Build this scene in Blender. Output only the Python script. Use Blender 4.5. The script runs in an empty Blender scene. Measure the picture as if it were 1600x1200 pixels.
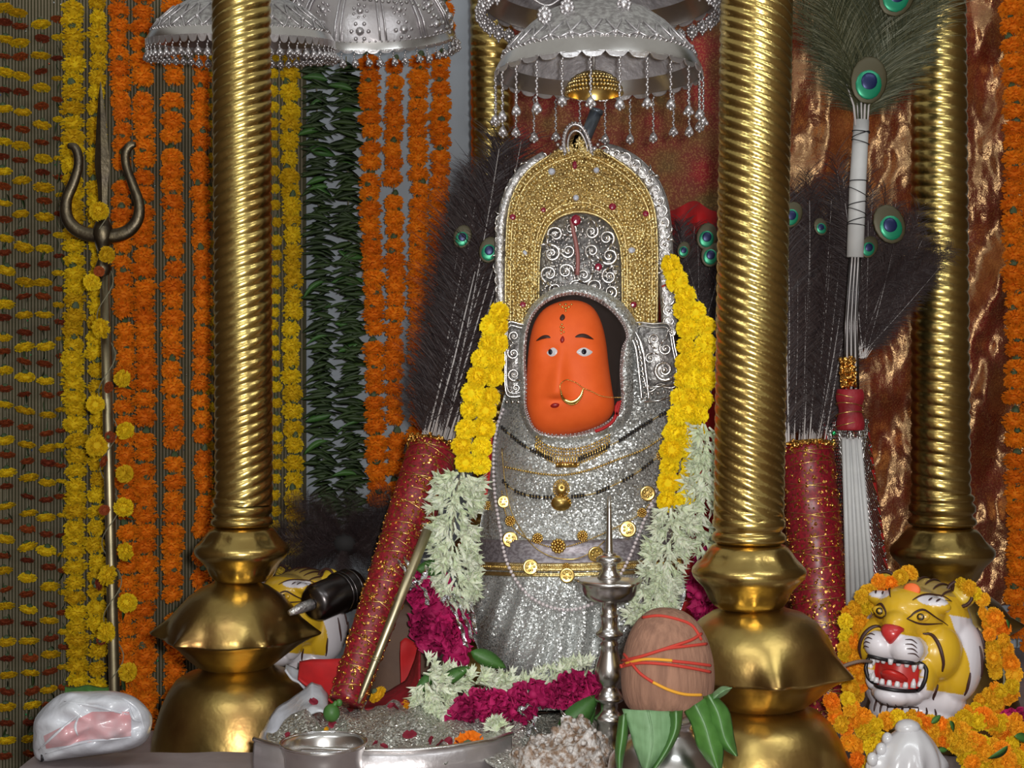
import bpy, bmesh, math, random
from mathutils import Vector, Matrix, noise
from mathutils.bvhtree import BVHTree
random.seed(7)
PI = math.pi
sc = bpy.context.scene
COL = sc.collection
# ---------------------------------------------------------------- camera, world, flash, exposure
F = 2200.0; CX, CY, CZ = 800.0, 600.0, 1.25
cam_d = bpy.data.cameras.new('camera'); cam = bpy.data.objects.new('camera', cam_d); COL.objects.link(cam)
cam_d.sensor_width = 36; cam_d.lens = F/1600*36; cam_d.clip_start = 0.05
cam.location = (0, 0, CZ); cam.rotation_euler = (PI/2, 0, 0)
sc.camera = cam
w = bpy.data.worlds.new('temple_hall_air'); sc.world = w; w.use_nodes = True
w.node_tree.nodes['Background'].inputs[0].default_value = (0.84, 0.83, 0.77, 1)
w.node_tree.nodes['Background'].inputs[1].default_value = 0.40
def lamp(name, kind, loc, energy, color=(1,1,1), size=0.05, rot=(0,0,0), size_y=None):
    d = bpy.data.lights.new(name, kind); o = bpy.data.objects.new(name, d); COL.objects.link(o)
    d.energy = energy; d.color = color; o.location = loc; o.rotation_euler = rot
    if kind == 'AREA':
        d.size = size
        if size_y: d.shape = 'RECTANGLE'; d.size_y = size_y
    else: d.shadow_soft_size = size
    return o
lamp('camera_flash', 'POINT', (0.045, 0.03, CZ+0.035), 105, (1.0, 0.98, 0.95), 0.022)
lamp('added_overhead_light', 'AREA', (-0.7, 0.3, 2.75), 9, (0.92, 0.98, 1.0), 1.2, (R:=math.radians(22), 0, 0), 0.08)  # unseen overhead lights, added so the brass catches highlights
lamp('added_overhead_light', 'AREA', (1.1, 0.9, 2.75), 7, (0.92, 0.98, 1.0), 1.2, (R, 0, 0), 0.08)
sc.view_settings.view_transform = 'Standard'; sc.view_settings.look = 'None'
sc.view_settings.exposure = 0.14; sc.view_settings.gamma = 1.0; sc.view_settings.use_curve_mapping = False

# ---------------------------------------------------------------- helpers
def P(px, py, Y): return Vector(((px-CX)/F*Y, Y, CZ-(py-CY)/F*Y))
def S(Y): return Y/F
ZT = 0.61                                   # altar top
def rnd(a, b): return random.uniform(a, b)
def hexc(h):
    h = h.lstrip('#'); out = []
    for i in (0, 2, 4):
        c = int(h[i:i+2], 16)/255
        out.append(c/12.92 if c <= 0.04045 else ((c+0.055)/1.055)**2.4)
    return tuple(out)+(1,)
def lerp(a, b, t): return a+(b-a)*t
def itab(tab, x):
    if x <= tab[0][0]: return tab[0][1:]
    for a, b in zip(tab, tab[1:]):
        if x <= b[0]:
            t = (x-a[0])/(b[0]-a[0]); return tuple(lerp(p, q, t) for p, q in zip(a[1:], b[1:]))
    return tab[-1][1:]
def spline(pts, n, closed=False):
    """Catmull-Rom through pts (tuples of any length), n samples"""
    m = len(pts); out = []
    segs = m if closed else m-1
    for i in range(n):
        u = i/(n if closed else n-1)*segs; k = min(int(u), segs-1); t = u-k
        g = (lambda j: pts[j % m]) if closed else (lambda j: pts[max(0, min(m-1, j))])
        p0, p1, p2, p3 = g(k-1), g(k), g(k+1), g(k+2)
        out.append(tuple(0.5*((2*b)+(-a+c)*t+(2*a-5*b+4*c-d)*t*t+(-a+3*b-3*c+d)*t**3) for a, b, c, d in zip(p0, p1, p2, p3)))
    return out
def resample(pts, step=None, n=None):
    L = [0]
    for a, b in zip(pts, pts[1:]): L.append(L[-1]+math.dist(a, b))
    if n is None: n = max(2, int(L[-1]/step)+1)
    out = []; k = 0
    for i in range(n):
        d = L[-1]*i/(n-1)
        while k < len(L)-2 and L[k+1] < d: k += 1
        t = (d-L[k])/max(1e-9, L[k+1]-L[k]); out.append(tuple(lerp(p, q, t) for p, q in zip(pts[k], pts[k+1])))
    return out
class MB:
    def __init__(s): s.v = []; s.f = []; s.m = []
    def add(s, vs, fs, mi=0):
        o = len(s.v); s.v += [Vector(v) for v in vs]; s.f += [tuple(i+o for i in f) for f in fs]; s.m += [mi]*len(fs); return s
    def box(s, a, b, mi=0):
        (x0,y0,z0),(x1,y1,z1) = a, b
        return s.add([(x0,y0,z0),(x1,y0,z0),(x1,y1,z0),(x0,y1,z0),(x0,y0,z1),(x1,y0,z1),(x1,y1,z1),(x0,y1,z1)],
              [(0,3,2,1),(4,5,6,7),(0,1,5,4),(1,2,6,5),(2,3,7,6),(3,0,4,7)], mi)
    def grid(s, fn, nu, nv, cu=False, mi=0):
        vs = [fn(i/(nu if cu else nu-1), j/(nv-1)) for j in range(nv) for i in range(nu)]
        fs = []
        for j in range(nv-1):
            for i in range(nu if cu else nu-1):
                a = j*nu+i; b = j*nu+(i+1) % nu; fs.append((a, b, b+nu, a+nu))
        return s.add(vs, fs, mi)
    def sphere(s, c, r, nu=8, nv=6, M=None, mi=0):
        if not hasattr(r, '__len__'): r = (r, r, r)
        c = Vector(c); vs = []
        for j in range(1, nv):
            th = PI*j/nv
            for i in range(nu):
                a = 2*PI*i/nu; vs.append(Vector((r[0]*math.sin(th)*math.cos(a), r[1]*math.sin(th)*math.sin(a), r[2]*math.cos(th))))
        vs += [Vector((0,0,r[2])), Vector((0,0,-r[2]))]; t = len(vs)-2
        if M: vs = [M @ v for v in vs]
        fs = [(t, i, (i+1) % nu) for i in range(nu)]+[(t+1, (nv-2)*nu+(i+1) % nu, (nv-2)*nu+i) for i in range(nu)]
        for j in range(nv-2):
            for i in range(nu): fs.append((j*nu+i, (j+1)*nu+i, (j+1)*nu+(i+1) % nu, j*nu+(i+1) % nu))
        return s.add([v+c for v in vs], fs, mi)
    def tube(s, pts, r, n=8, closed=False, flat=1.0, mi=0, caps=True):
        pts = [Vector(p) for p in pts]; m = len(pts); vs = []; up = None
        for i, p in enumerate(pts):
            if closed: t = pts[(i+1) % m]-pts[i-1]
            else: t = pts[min(m-1, i+1)]-pts[max(0, i-1)]
            t = t.normalized() if t.length > 1e-9 else Vector((0,0,1))
            if up is None:
                up = Vector((0,1,0)) if abs(t.y) < .9 else Vector((1,0,0))
            up = (up-t*up.dot(t)); up = up.normalized() if up.length > 1e-6 else t.orthogonal().normalized()
            sd = t.cross(up)
            rr = r(i/(m-1)) if callable(r) else (r[i] if hasattr(r, '__len__') else r)
            for k in range(n):
                a = 2*PI*k/n; vs.append(p+sd*math.cos(a)*rr+up*math.sin(a)*rr*flat)
        fs = []
        for i in range(m if closed else m-1):
            for k in range(n):
                a, b = i*n, ((i+1) % m)*n; fs.append((a+k, a+(k+1) % n, b+(k+1) % n, b+k))
        if not closed and caps: fs += [tuple(range(n))[::-1], tuple(range((m-1)*n, m*n))]
        return s.add(vs, fs, mi)
    def lathe(s, prof, c=(0,0,0), n=32, mod=None, M=None, mi=0, caps=True):
        """prof [(r,z)..]; mod(k, a) -> (dr factor, dz)"""
        vs = []; c = Vector(c)
        for k, (r, z) in enumerate(prof):
            for i in range(n):
                a = 2*PI*i/n; fr, dz = mod(k, a) if mod else (1, 0)
                v = Vector((r*fr*math.cos(a), r*fr*math.sin(a), z+dz)); vs.append((M @ v if M else v)+c)
        fs = []
        for k in range(len(prof)-1):
            for i in range(n): fs.append((k*n+i, k*n+(i+1) % n, (k+1)*n+(i+1) % n, (k+1)*n+i))
        if caps:
            if prof[0][0] > 1e-6: fs.append(tuple(range(n))[::-1])
            if prof[-1][0] > 1e-6: fs.append(tuple(range((len(prof)-1)*n, len(prof)*n)))
        return s.add(vs, fs, mi)
    def prism(s, outline, back, mi=0):
        """outline: list of front points (world); back: offset vector; fan faces as ngons"""
        n = len(outline); vs = [Vector(p) for p in outline]+[Vector(p)+Vector(back) for p in outline]
        fs = [tuple(range(n)), tuple(range(2*n-1, n-1, -1))]+[(i, i+n, (i+1) % n+n, (i+1) % n) for i in range(n)]
        return s.add(vs, fs, mi)
    def mesh(s, name, mats, smooth=True, origin=(0,0,0)):
        me = bpy.data.meshes.new(name); o = Vector(origin)
        me.from_pydata([v-o for v in s.v], [], s.f)
        if not isinstance(mats, (list, tuple)): mats = [mats]
        for m in mats: me.materials.append(m)
        me.polygons.foreach_set('material_index', s.m)
        me.polygons.foreach_set('use_smooth', [smooth]*len(s.f))
        me.validate(); me.update(); return me
    def build(s, name, mats, parent=None, smooth=True, loc=None, **kw):
        if loc is None:
            loc = parent_world(parent) if parent else Vector((0,0,0))
            me = s.mesh(name, mats, smooth, loc)
            return link(name, me, parent, (0,0,0), **kw)
        me = s.mesh(name, mats, smooth, loc); return link(name, me, parent, Vector(loc)-(parent_world(parent) if parent else Vector((0,0,0))), **kw)
def parent_world(p):
    v = Vector((0,0,0))
    while p: v += p.location; p = p.parent
    return v
def link(name, me, parent=None, loc=(0,0,0), rot=None, scale=None, **kw):
    o = bpy.data.objects.new(name, me); COL.objects.link(o); o.location = loc
    if parent: o.parent = parent
    if rot is not None: o.rotation_euler = rot
    if scale is not None: o.scale = scale if hasattr(scale, '__len__') else (scale,)*3
    for k, v in kw.items(): o[k] = v
    return o
def tag(o, label, cat, group=None):
    o['label'] = label; o['category'] = cat
    if group: o['group'] = group
    return o
def thing(name, label, cat, loc, group=None):
    o = bpy.data.objects.new(name, None); COL.objects.link(o); o.location = loc; o.empty_display_size = 0.02
    return tag(o, label, cat, group)
def inst(name, me, parent, wloc, rot=(0,0,0), scale=1, **kw):
    return link(name, me, parent, Vector(wloc)-parent_world(parent), rot, scale, **kw)

# ---------------------------------------------------------------- materials
def mat(name, col, rough=.6, metal=0, col2=None, nscale=20, namt=1.0, bump=0, bscale=60, rand2=None, spec=.5,
        sheen=0, trans=0, sss=0, alpha=None, coat=0, bumpd=.002, stretch=None, detail=4):
    m = bpy.data.materials.new(name); m.use_nodes = True; nt = m.node_tree; N = nt.nodes; L = nt.links
    b = N['Principled BSDF']; b.inputs['Roughness'].default_value = rough; b.inputs['Metallic'].default_value = metal
    b.inputs['Specular IOR Level'].default_value = spec; b.inputs['Base Color'].default_value = col
    if sheen: b.inputs['Sheen Weight'].default_value = sheen
    if coat: b.inputs['Coat Weight'].default_value = coat; b.inputs['Coat Roughness'].default_value = .15
    if trans: b.inputs['Transmission Weight'].default_value = trans
    if alpha is not None: b.inputs['Alpha'].default_value = alpha
    if sss: b.inputs['Subsurface Weight'].default_value = sss; b.inputs['Subsurface Scale'].default_value = .01
    tc = N.new('ShaderNodeTexCoord'); src = tc.outputs['Object']
    if stretch:
        mp = N.new('ShaderNodeMapping'); mp.inputs['Scale'].default_value = stretch; L.new(src, mp.inputs[0]); src = mp.outputs[0]
    out = None
    if rand2:
        oi = N.new('ShaderNodeObjectInfo'); mx = N.new('ShaderNodeMix'); mx.data_type = 'RGBA'
        mx.inputs['A'].default_value = col; mx.inputs['B'].default_value = rand2; L.new(oi.outputs['Random'], mx.inputs['Factor']); out = mx.outputs['Result']
    if col2:
        nz = N.new('ShaderNodeTexNoise'); nz.inputs['Scale'].default_value = nscale; nz.inputs['Detail'].default_value = detail; L.new(src, nz.inputs['Vector'])
        cr = N.new('ShaderNodeValToRGB'); cr.color_ramp.elements[0].position = .5-.25/namt; cr.color_ramp.elements[1].position = .5+.25/namt
        L.new(nz.outputs['Fac'], cr.inputs['Fac'])
        mx = N.new('ShaderNodeMix'); mx.data_type = 'RGBA'; mx.inputs['A'].default_value = col; mx.inputs['B'].default_value = col2
        if out: L.new(out, mx.inputs['A'])
        L.new(cr.outputs['Color'], mx.inputs['Factor']); out = mx.outputs['Result']
    if out: L.new(out, b.inputs['Base Color'])
    if bump:
        nb = N.new('ShaderNodeTexNoise'); nb.inputs['Scale'].default_value = bscale; nb.inputs['Detail'].default_value = 3; L.new(src, nb.inputs['Vector'])
        bp = N.new('ShaderNodeBump'); bp.inputs['Strength'].default_value = bump; bp.inputs['Distance'].default_value = bumpd
        L.new(nb.outputs['Fac'], bp.inputs['Height']); L.new(bp.outputs['Normal'], b.inputs['Normal'])
    return m
def glitter(name, col, scale, spread, rough=.3, metal=.85, col2=None, fleck=None):
    """cloth sewn with tiny flat sequins: every voronoi cell tilts the normal its own way"""
    m = bpy.data.materials.new(name); m.use_nodes = True; N = m.node_tree.nodes; L = m.node_tree.links
    b = N['Principled BSDF']; b.inputs['Roughness'].default_value = rough; b.inputs['Metallic'].default_value = metal; b.inputs['Base Color'].default_value = col
    tc = N.new('ShaderNodeTexCoord'); vo = N.new('ShaderNodeTexVoronoi'); vo.inputs['Scale'].default_value = scale
    L.new(tc.outputs['Object'], vo.inputs['Vector'])
    sb = N.new('ShaderNodeVectorMath'); sb.operation = 'SUBTRACT'; sb.inputs[1].default_value = (.5,.5,.5); L.new(vo.outputs['Color'], sb.inputs[0])
    ml = N.new('ShaderNodeVectorMath'); ml.operation = 'SCALE'; ml.inputs['Scale'].default_value = spread; L.new(sb.outputs[0], ml.inputs[0])
    ge = N.new('ShaderNodeNewGeometry'); ad = N.new('ShaderNodeVectorMath'); L.new(ge.outputs['Normal'], ad.inputs[0]); L.new(ml.outputs[0], ad.inputs[1])
    nm = N.new('ShaderNodeVectorMath'); nm.operation = 'NORMALIZE'; L.new(ad.outputs[0], nm.inputs[0]); L.new(nm.outputs[0], b.inputs['Normal'])
    sp = N.new('ShaderNodeSeparateColor'); L.new(vo.outputs['Color'], sp.inputs[0])
    mx = N.new('ShaderNodeMix'); mx.data_type = 'RGBA'; mx.inputs['A'].default_value = col
    mx.inputs['B'].default_value = col2 or tuple(c*.45 for c in col[:3])+(1,)
    L.new(sp.outputs[0], mx.inputs['Factor']); L.new(mx.outputs['Result'], b.inputs['Base Color'])
    if fleck:      # only some of the cells are metal, the rest plain cloth
        gt = N.new('ShaderNodeMath'); gt.operation = 'GREATER_THAN'; gt.inputs[1].default_value = fleck[0]; L.new(sp.outputs[1], gt.inputs[0])
        L.new(gt.outputs[0], b.inputs['Metallic']); m2 = N.new('ShaderNodeMix'); m2.data_type = 'RGBA'; L.new(mx.outputs['Result'], m2.inputs['A']); m2.inputs['B'].default_value = fleck[1]
        L.new(gt.outputs[0], m2.inputs['Factor']); L.new(m2.outputs['Result'], b.inputs['Base Color'])
        nx = N.new('ShaderNodeMix'); nx.data_type = 'VECTOR'; L.new(gt.outputs[0], nx.inputs['Factor']); L.new(ge.outputs['Normal'], nx.inputs['A']); L.new(nm.outputs[0], nx.inputs['B']); L.new(nx.outputs['Result'], b.inputs['Normal'])
    return m
M = {}
M['brass'] = mat('polished_brass', (.62,.47,.16,1), .27, 1, (.44,.29,.09,1), 9, 1.5, bump=.25, bscale=90)
M['brass_old'] = mat('tarnished_brass', (.56,.41,.13,1), .34, 1, (.28,.15,.055,1), 9, 1.3, bump=.3, bscale=30, bumpd=.004)
M['silver_in'] = mat('pale_silver_lining', (.50,.48,.50,1), .5, .35, (.34,.32,.34,1), 40, 1.5, bump=1, bscale=90, bumpd=.004)
M['silver'] = mat('embossed_silver', (.72,.70,.72,1), .34, .8, (.52,.49,.50,1), 14, 1.5, bump=.5, bscale=160, bumpd=.0015)
M['silver_eng'] = mat('engraved_silver', (.60,.59,.58,1), .38, .8, (.36,.34,.34,1), 120, 2.5, bump=.8, bscale=190, bumpd=.003)
M['silver_sm'] = mat('smooth_engraved_silver', (.62,.59,.60,1), .34, .75, (.46,.42,.43,1), 9, 1.2, bump=.3, bscale=70, bumpd=.003)
M['silver_pol'] = mat('polished_silver', (.80,.78,.76,1), .25, 1, (.6,.57,.55,1), 20)
M['gold'] = mat('gold_beadwork', (.90,.66,.22,1), .28, 1, (.62,.40,.12,1), 60)
M['gold_dk'] = mat('gold_ground', (.68,.50,.20,1), .42, 1, (.25,.15,.05,1), 90, bump=1, bscale=260, bumpd=.004)
M['gold_lt'] = mat('pale_gold', (.95,.80,.42,1), .36, 1, (.75,.58,.26,1), 80, bump=.8, bscale=300, bumpd=.002)
M['chrome'] = mat('bright_silver_foil', (.9,.9,.92,1), .12, 1)
M['dkmetal'] = mat('blackened_metal', (.10,.09,.09,1), .3, 1)
M['bronze'] = mat('old_bronze', (.22,.18,.11,1), .42, 1, (.11,.09,.07,1), 30, bump=.5, bscale=100)
M['yellow'] = mat('yellow_marigold_petals', (.80,.56,.012,1), .75, 0, rand2=(.62,.37,.008,1), spec=.2, sss=.08)
M['yellow_b'] = mat('bright_yellow_petals', (.98,.76,.012,1), .75, 0, rand2=(.88,.62,.008,1), spec=.2, sss=.08)
M['orange'] = mat('orange_marigold_petals', (.86,.25,.008,1), .75, 0, rand2=(.72,.165,.006,1), spec=.2, sss=.08)
M['rust'] = mat('rust_marigold_petals', (.33,.07,.015,1), .8, 0, rand2=(.20,.035,.015,1), spec=.2)
M['amber'] = mat('amber_marigold_petals', (.78,.26,.008,1), .75, 0, rand2=(.66,.38,.012,1), spec=.2)
M['calyx'] = mat('green_calyx', (.06,.10,.035,1), .7, 0, rand2=(.09,.12,.06,1))
M['leaf'] = mat('dark_leaf', (.040,.075,.016,1), .55, 0, rand2=(.020,.036,.012,1), spec=.4)
M['leaf_l'] = mat('fresh_leaf', (.075,.20,.035,1), .5, 0, (.04,.12,.02,1), 40, rand2=(.05,.15,.03,1))
M['leaf_p'] = mat('pale_leaf_underside', (.17,.30,.15,1), .6, 0, (.12,.22,.10,1), 40, stretch=(6,1,1))
M['white_fl'] = mat('tuberose_petals', (.80,.81,.68,1), .6, 0, rand2=(.62,.69,.46,1), spec=.3, sss=.1)
M['rose'] = mat('magenta_petals', (.50,.012,.12,1), .7, 0, rand2=(.30,.006,.07,1), spec=.3)
M['rose_d'] = mat('dark_red_petals', (.18,.005,.02,1), .7, 0)
M['thread'] = mat('string', (.25,.23,.15,1), .8)
M['glit'] = glitter('silver_glitter_cloth', (.74,.76,.75,1), 480, 1.0, .36, .6, (.40,.41,.40,1))
M['glit_r'] = glitter('crumpled_silver_glitter_cloth', (.80,.80,.74,1), 420, 1.7, .33, .6, (.36,.36,.32,1))
M['mesh_cloth'] = mat('lilac_grey_woven_band', (.38,.35,.38,1), .45, .5, (.22,.19,.21,1), 260, 3, stretch=(.5,1,1))
M['red_vel'] = mat('red_velvet_wrap', (.30,.008,.018,1), .6, 0, (.17,.005,.010,1), 40, bump=.8, bscale=60, bumpd=.004)
M['red_tinsel'] = glitter('red_velvet_with_gold_flecks', (.30,.010,.022,1), 300, .95, .38, 0, (.13,.004,.010,1), (.86, (.95,.50,.12,1)))
M['red_cloth'] = mat('bright_red_cloth', (.55,.01,.012,1), .7, 0, (.38,.008,.01,1), 40)
M['gold_foil'] = glitter('gold_tinsel', (.95,.55,.14,1), 500, 1.2, .25, 1, (.55,.25,.05,1))
M['face'] = mat('vermilion_paint', (.90,.135,.020,1), .62, 0, (.84,.115,.015,1), 60, spec=.35, bump=.1, bscale=400, bumpd=.0005)
M['black'] = mat('black_paint', (.010,.008,.010,1), .45)
M['brown_pt'] = mat('dark_brown_paint', (.045,.014,.010,1), .5)
M['white_pt'] = mat('white_gloss_paint', (.72,.70,.72,1), .32, 0, (.60,.58,.60,1), 30, coat=.3)
M['dkred'] = mat('dark_red_paint', (.30,.008,.008,1), .4)
M['hollow'] = mat('dark_brown_hollow_shade', (.022,.012,.009,1), .8)  # dark tone painted for the shaded hollow behind the face
M['ruby'] = mat('red_glass_stone', (.26,.003,.03,1), .08, 0, coat=.8)
M['diamond'] = mat('clear_glass_stone', (.75,.78,.9,1), .06, .5)
M['tig_y'] = mat('tiger_yellow_paint', (.66,.40,.022,1), .33, 0, (.52,.28,.015,1), 26, coat=.3)
M['tig_or'] = mat('tilak_orange_paste', (.85,.16,.03,1), .6)
M['nose'] = mat('tiger_nose_red', (.50,.03,.03,1), .3, coat=.3)
M['mouth'] = mat('tiger_mouth_red', (.50,.02,.015,1), .4)
M['coconut'] = mat('coconut_husk', (.30,.155,.10,1), .9, 0, (.20,.10,.065,1), 60, 1.3, bump=.8, bscale=90, stretch=(2.5,2.5,.35))
M['mauli'] = mat('red_sacred_thread', (.45,.035,.02,1), .8)
M['mauli_y'] = mat('yellow_sacred_thread', (.65,.30,.02,1), .8)
M['pearl'] = mat('pearl', (.74,.66,.68,1), .22, .15, coat=.5)
M['barb'] = mat('peacock_barbs', (.045,.028,.026,1), .55, .0, rand2=(.022,.014,.016,1), spec=.3)
M['barb_g'] = mat('green_peacock_barbs', (.075,.070,.030,1), .45, .2, rand2=(.03,.04,.022,1), spec=.35)
M['quill'] = mat('white_quill', (.52,.48,.47,1), .4)
M['eye_br'] = mat('feather_eye_bronze', (.060,.050,.022,1), .5, .3)
M['eye_gr'] = mat('feather_eye_green', (.006,.20,.10,1), .35, .4)
M['eye_bl'] = mat('feather_eye_blue', (.008,.015,.075,1), .35, .4)
M['stick'] = mat('white_stick', (.55,.55,.54,1), .5, 0, (.46,.46,.46,1), 30)
M['wallp'] = mat('pale_blue_grey_wall', (.42,.47,.52,1), .7, 0, (.36,.40,.46,1), 4, bump=.2)
M['added_wall'] = mat('brown_added_wall', (.12,.075,.05,1), .8, 0, (.09,.06,.04,1), 3)
M['stone'] = mat('brown_stone', (.15,.085,.055,1), .7, 0, (.10,.06,.045,1), 20, bump=.4)
M['altar'] = mat('pinkish_grey_ledge', (.30,.25,.25,1), .5, 0, (.20,.16,.16,1), 15, bump=.3)
M['plastic'] = mat('white_polythene', (.62,.64,.68,1), .3, 0, (.45,.46,.52,1), 14, bump=.6, bscale=30, bumpd=.006, coat=.4)
M['pink_pk'] = mat('pink_paper_in_polythene', (.58,.27,.29,1), .35, 0, (.50,.40,.43,1), 18, 1.5, coat=.5, bump=.4, bscale=30, bumpd=.004)
M['rodm'] = mat('brassy_steel', (.70,.60,.38,1), .42, 1, (.3,.26,.17,1), 20)
M['grey_rod'] = mat('blue_grey_rod', (.13,.15,.18,1), .35, .6)
M['grey_slat'] = mat('dark_grey_slat', (.085,.09,.11,1), .7)
M['crust'] = mat('mottled_white_crust', (.55,.52,.50,1), .6, .2, (.22,.14,.09,1), 110, 2.5, bump=1, bscale=120, bumpd=.004)
M['conch'] = mat('white_conch_glaze', (.58,.58,.60,1), .25, 0, (.42,.40,.42,1), 18, coat=.5, bump=.3, bscale=25)
M['net'] = mat('silver_net', (.45,.43,.42,1), .25, 1)
M['black_fluff'] = mat('black_fluff', (.010,.008,.008,1), .8)
# ================================================================ the setting
def struct(o): o['kind'] = 'structure'; return o
YW = 3.42
struct(MB().box((-1.6, YW, 0), (1.7, YW+.08, 2.7)).build('wall_back', M['wallp'], smooth=False))
struct(MB().box((-3, .9, -.02), (3, YW, 0)).build('floor', M['altar'], smooth=False))
struct(MB().box((-.74, 1.62, .001), (1.7, 2.60, ZT)).box((-.36, 2.60, .001), (1.7, YW-.001, ZT)).build('altar', M['altar'], smooth=False))
struct(MB().box((-1.70, -1.2, 0), (-1.6, YW, 2.7)).build('added_wall_left', M['added_wall'], smooth=False))  # unseen side walls, added to block ambient light and darken the brass edges
struct(MB().box((1.7, -1.2, 0), (1.8, YW, 2.7)).build('added_wall_right', M['added_wall'], smooth=False))
# narrow raised ledge at the front left
mb = MB(); a = P(40, 1190, 2.08); b_ = P(812, 1190, 1.9)
mb.grid(lambda u, v: (lerp(a.x, b_.x, u), lerp(1.63, 2.14, v), .690+.004*noise.noise(Vector((u*9, v*3, 0)))), 40, 12)
mb.box((a.x, 1.632, ZT+.001), (b_.x, 2.14, .684))
struct(mb.build('trim_1', M['altar'])); bpy.context.scene.objects['trim_1'].name = 'trim_1'

# ribbed curtain: every cord is real relief
YC = 3.36
def ribbed():
    m = MB(); x0 = P(-25, 0, YC).x; x1 = P(478, 0, YC).x; z0 = P(0, 1400, YC).z; z1 = P(0, -60, YC).z
    pitch = 5.0*S(YC); n = int((x1-x0)/pitch)
    for i in range(n):
        bx = x0+i*pitch
        for k, (d0, mi) in enumerate(((0, 0), (.5, 1))):
            xa = bx+d0*pitch; xb = xa+pitch*.5; ym = YC-(.0035 if mi == 0 else -.001)
            xm = (xa+xb)/2
            m.add([(xa, YC, z0), (xm, ym, z0), (xb, YC, z0), (xa, YC, z1), (xm, ym, z1), (xb, YC, z1)], [(0,1,4,3), (1,2,5,4)], mi)
    m.box((x0, YC+.004, z0), (x1, YC+.008, z1), 1)
    return m
cur_a = mat('beige_cord', (.40,.34,.24,1), .5, 0, (.28,.24,.17,1), 6)
cur_b = mat('olive_cloth', (.085,.078,.032,1), .8, 0, (.06,.052,.026,1), 6)
cur = thing('ribbed_curtain', 'beige and olive finely ribbed curtain hanging behind the flower strings on the left', 'curtain', P(230, 1200, YC))
ribbed().build('cloth', [cur_a, cur_b], cur, smooth=False)
sq = MB()
for i in range(170):
    c = P(rnd(0, 470), rnd(0, 1180), YC-.006); r = rnd(.0012, .0026)
    R3 = Matrix.Rotation(rnd(-.6, .6), 3, 'X') @ Matrix.Rotation(rnd(-.6, .6), 3, 'Z')
    sq.sphere(c, (r, r*.3, r), 6, 4, R3, random.choice((0, 1, 2, 3)))
sq.build('sequin', [mat('green_sequin', (.05,.8,.25,1), .12, .9), mat('blue_sequin', (.1,.25,.9,1), .12, .9), mat('copper_sequin', (.8,.2,.1,1), .12, .9), mat('silver_sequin', (.8,.9,.95,1), .1, 1)], cur, kind='stuff')

# red and gold brocade behind the idol: a matt mottled length, and a crinkled foil length at the right
def cloth_mat(name, stops, fleck, rough, metal, coat, crinkle, cscale):
    m = bpy.data.materials.new(name); m.use_nodes = True; N = m.node_tree.nodes; L = m.node_tree.links
    b = N['Principled BSDF']; tc = N.new('ShaderNodeTexCoord')
    def noi(scale, det=3):
        n = N.new('ShaderNodeTexNoise'); n.inputs['Scale'].default_value = scale; n.inputs['Detail'].default_value = det; L.new(tc.outputs['Object'], n.inputs['Vector']); return n
    def ramp(src, st):
        r = N.new('ShaderNodeValToRGB'); e = r.color_ramp.elements
        while len(e) < len(st): e.new(.5)
        for k, (p, c) in enumerate(st): e[k].position = p; e[k].color = c
        L.new(src, r.inputs['Fac']); return r
    r1 = ramp(noi(9).outputs['Fac'], stops); r2 = ramp(noi(260, 2).outputs['Fac'], [(.52, (0,0,0,1)), (.60, (1,1,1,1))])
    mx = N.new('ShaderNodeMix'); mx.data_type = 'RGBA'; L.new(r1.outputs['Color'], mx.inputs['A']); mx.inputs['B'].default_value = (.75,.45,.14,1)
    ma = N.new('ShaderNodeMath'); ma.operation = 'MULTIPLY'; ma.inputs[1].default_value = fleck; L.new(r2.outputs['Color'], ma.inputs[0]); L.new(ma.outputs[0], mx.inputs['Factor'])
    L.new(mx.outputs['Result'], b.inputs['Base Color']); b.inputs['Roughness'].default_value = rough; b.inputs['Metallic'].default_value = metal
    n3 = noi(cscale*5, 2); n4 = noi(cscale, 4); sm = N.new('ShaderNodeMath'); sm.operation = 'MULTIPLY_ADD'; sm.inputs[1].default_value = .25; L.new(n3.outputs['Fac'], sm.inputs[0]); L.new(n4.outputs['Fac'], sm.inputs[2])
    bp = N.new('ShaderNodeBump'); bp.inputs['Strength'].default_value = crinkle; bp.inputs['Distance'].default_value = .006; L.new(sm.outputs[0], bp.inputs['Height']); L.new(bp.outputs['Normal'], b.inputs['Normal'])
    if coat:
        g = N.new('ShaderNodeBsdfAnisotropic'); g.inputs['Color'].default_value = (1.0,.64,.30,1); g.inputs['Roughness'].default_value = .27; L.new(bp.outputs['Normal'], g.inputs['Normal'])
        ms = N.new('ShaderNodeMixShader'); ms.inputs[0].default_value = coat; L.new(b.outputs[0], ms.inputs[1]); L.new(g.outputs[0], ms.inputs[2]); L.new(ms.outputs[0], N['Material Output'].inputs['Surface'])
    return m
def cloth(x0, x1, y0, y1, YB, fold, nu, nv, seed):
    def fn(u, v):
        px = lerp(x0, x1, u); py = lerp(y0, y1, v)+(6*math.sin(px*.03) if v > .99 else 0); w_ = Vector((px*.004, py*.0035, seed))
        ph = px*.035+2.6*noise.noise(w_)+py*.008
        y = YB-.02-fold*(math.sin(ph)+.55*math.sin(ph*2.1+1+py*.012))-.012*noise.noise(Vector((px*.013, py*.009, 0)))
        y -= fold*(1.1*noise.noise(Vector((px*.022, py*.012, 5+seed)))+.45*noise.noise(Vector((px*.06, py*.035, 9))))
        return P(px, py, min(y, YW-.012))
    return MB().grid(fn, nu, nv)
m1 = cloth_mat('mottled_red_brocade', [(.34, (.14,.075,.016,1)), (.44, (.19,.055,.012,1)), (.54, (.20,.022,.010,1)), (.64, (.32,.010,.014,1))], .22, .6, .25, 0, .5, 60)
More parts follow.
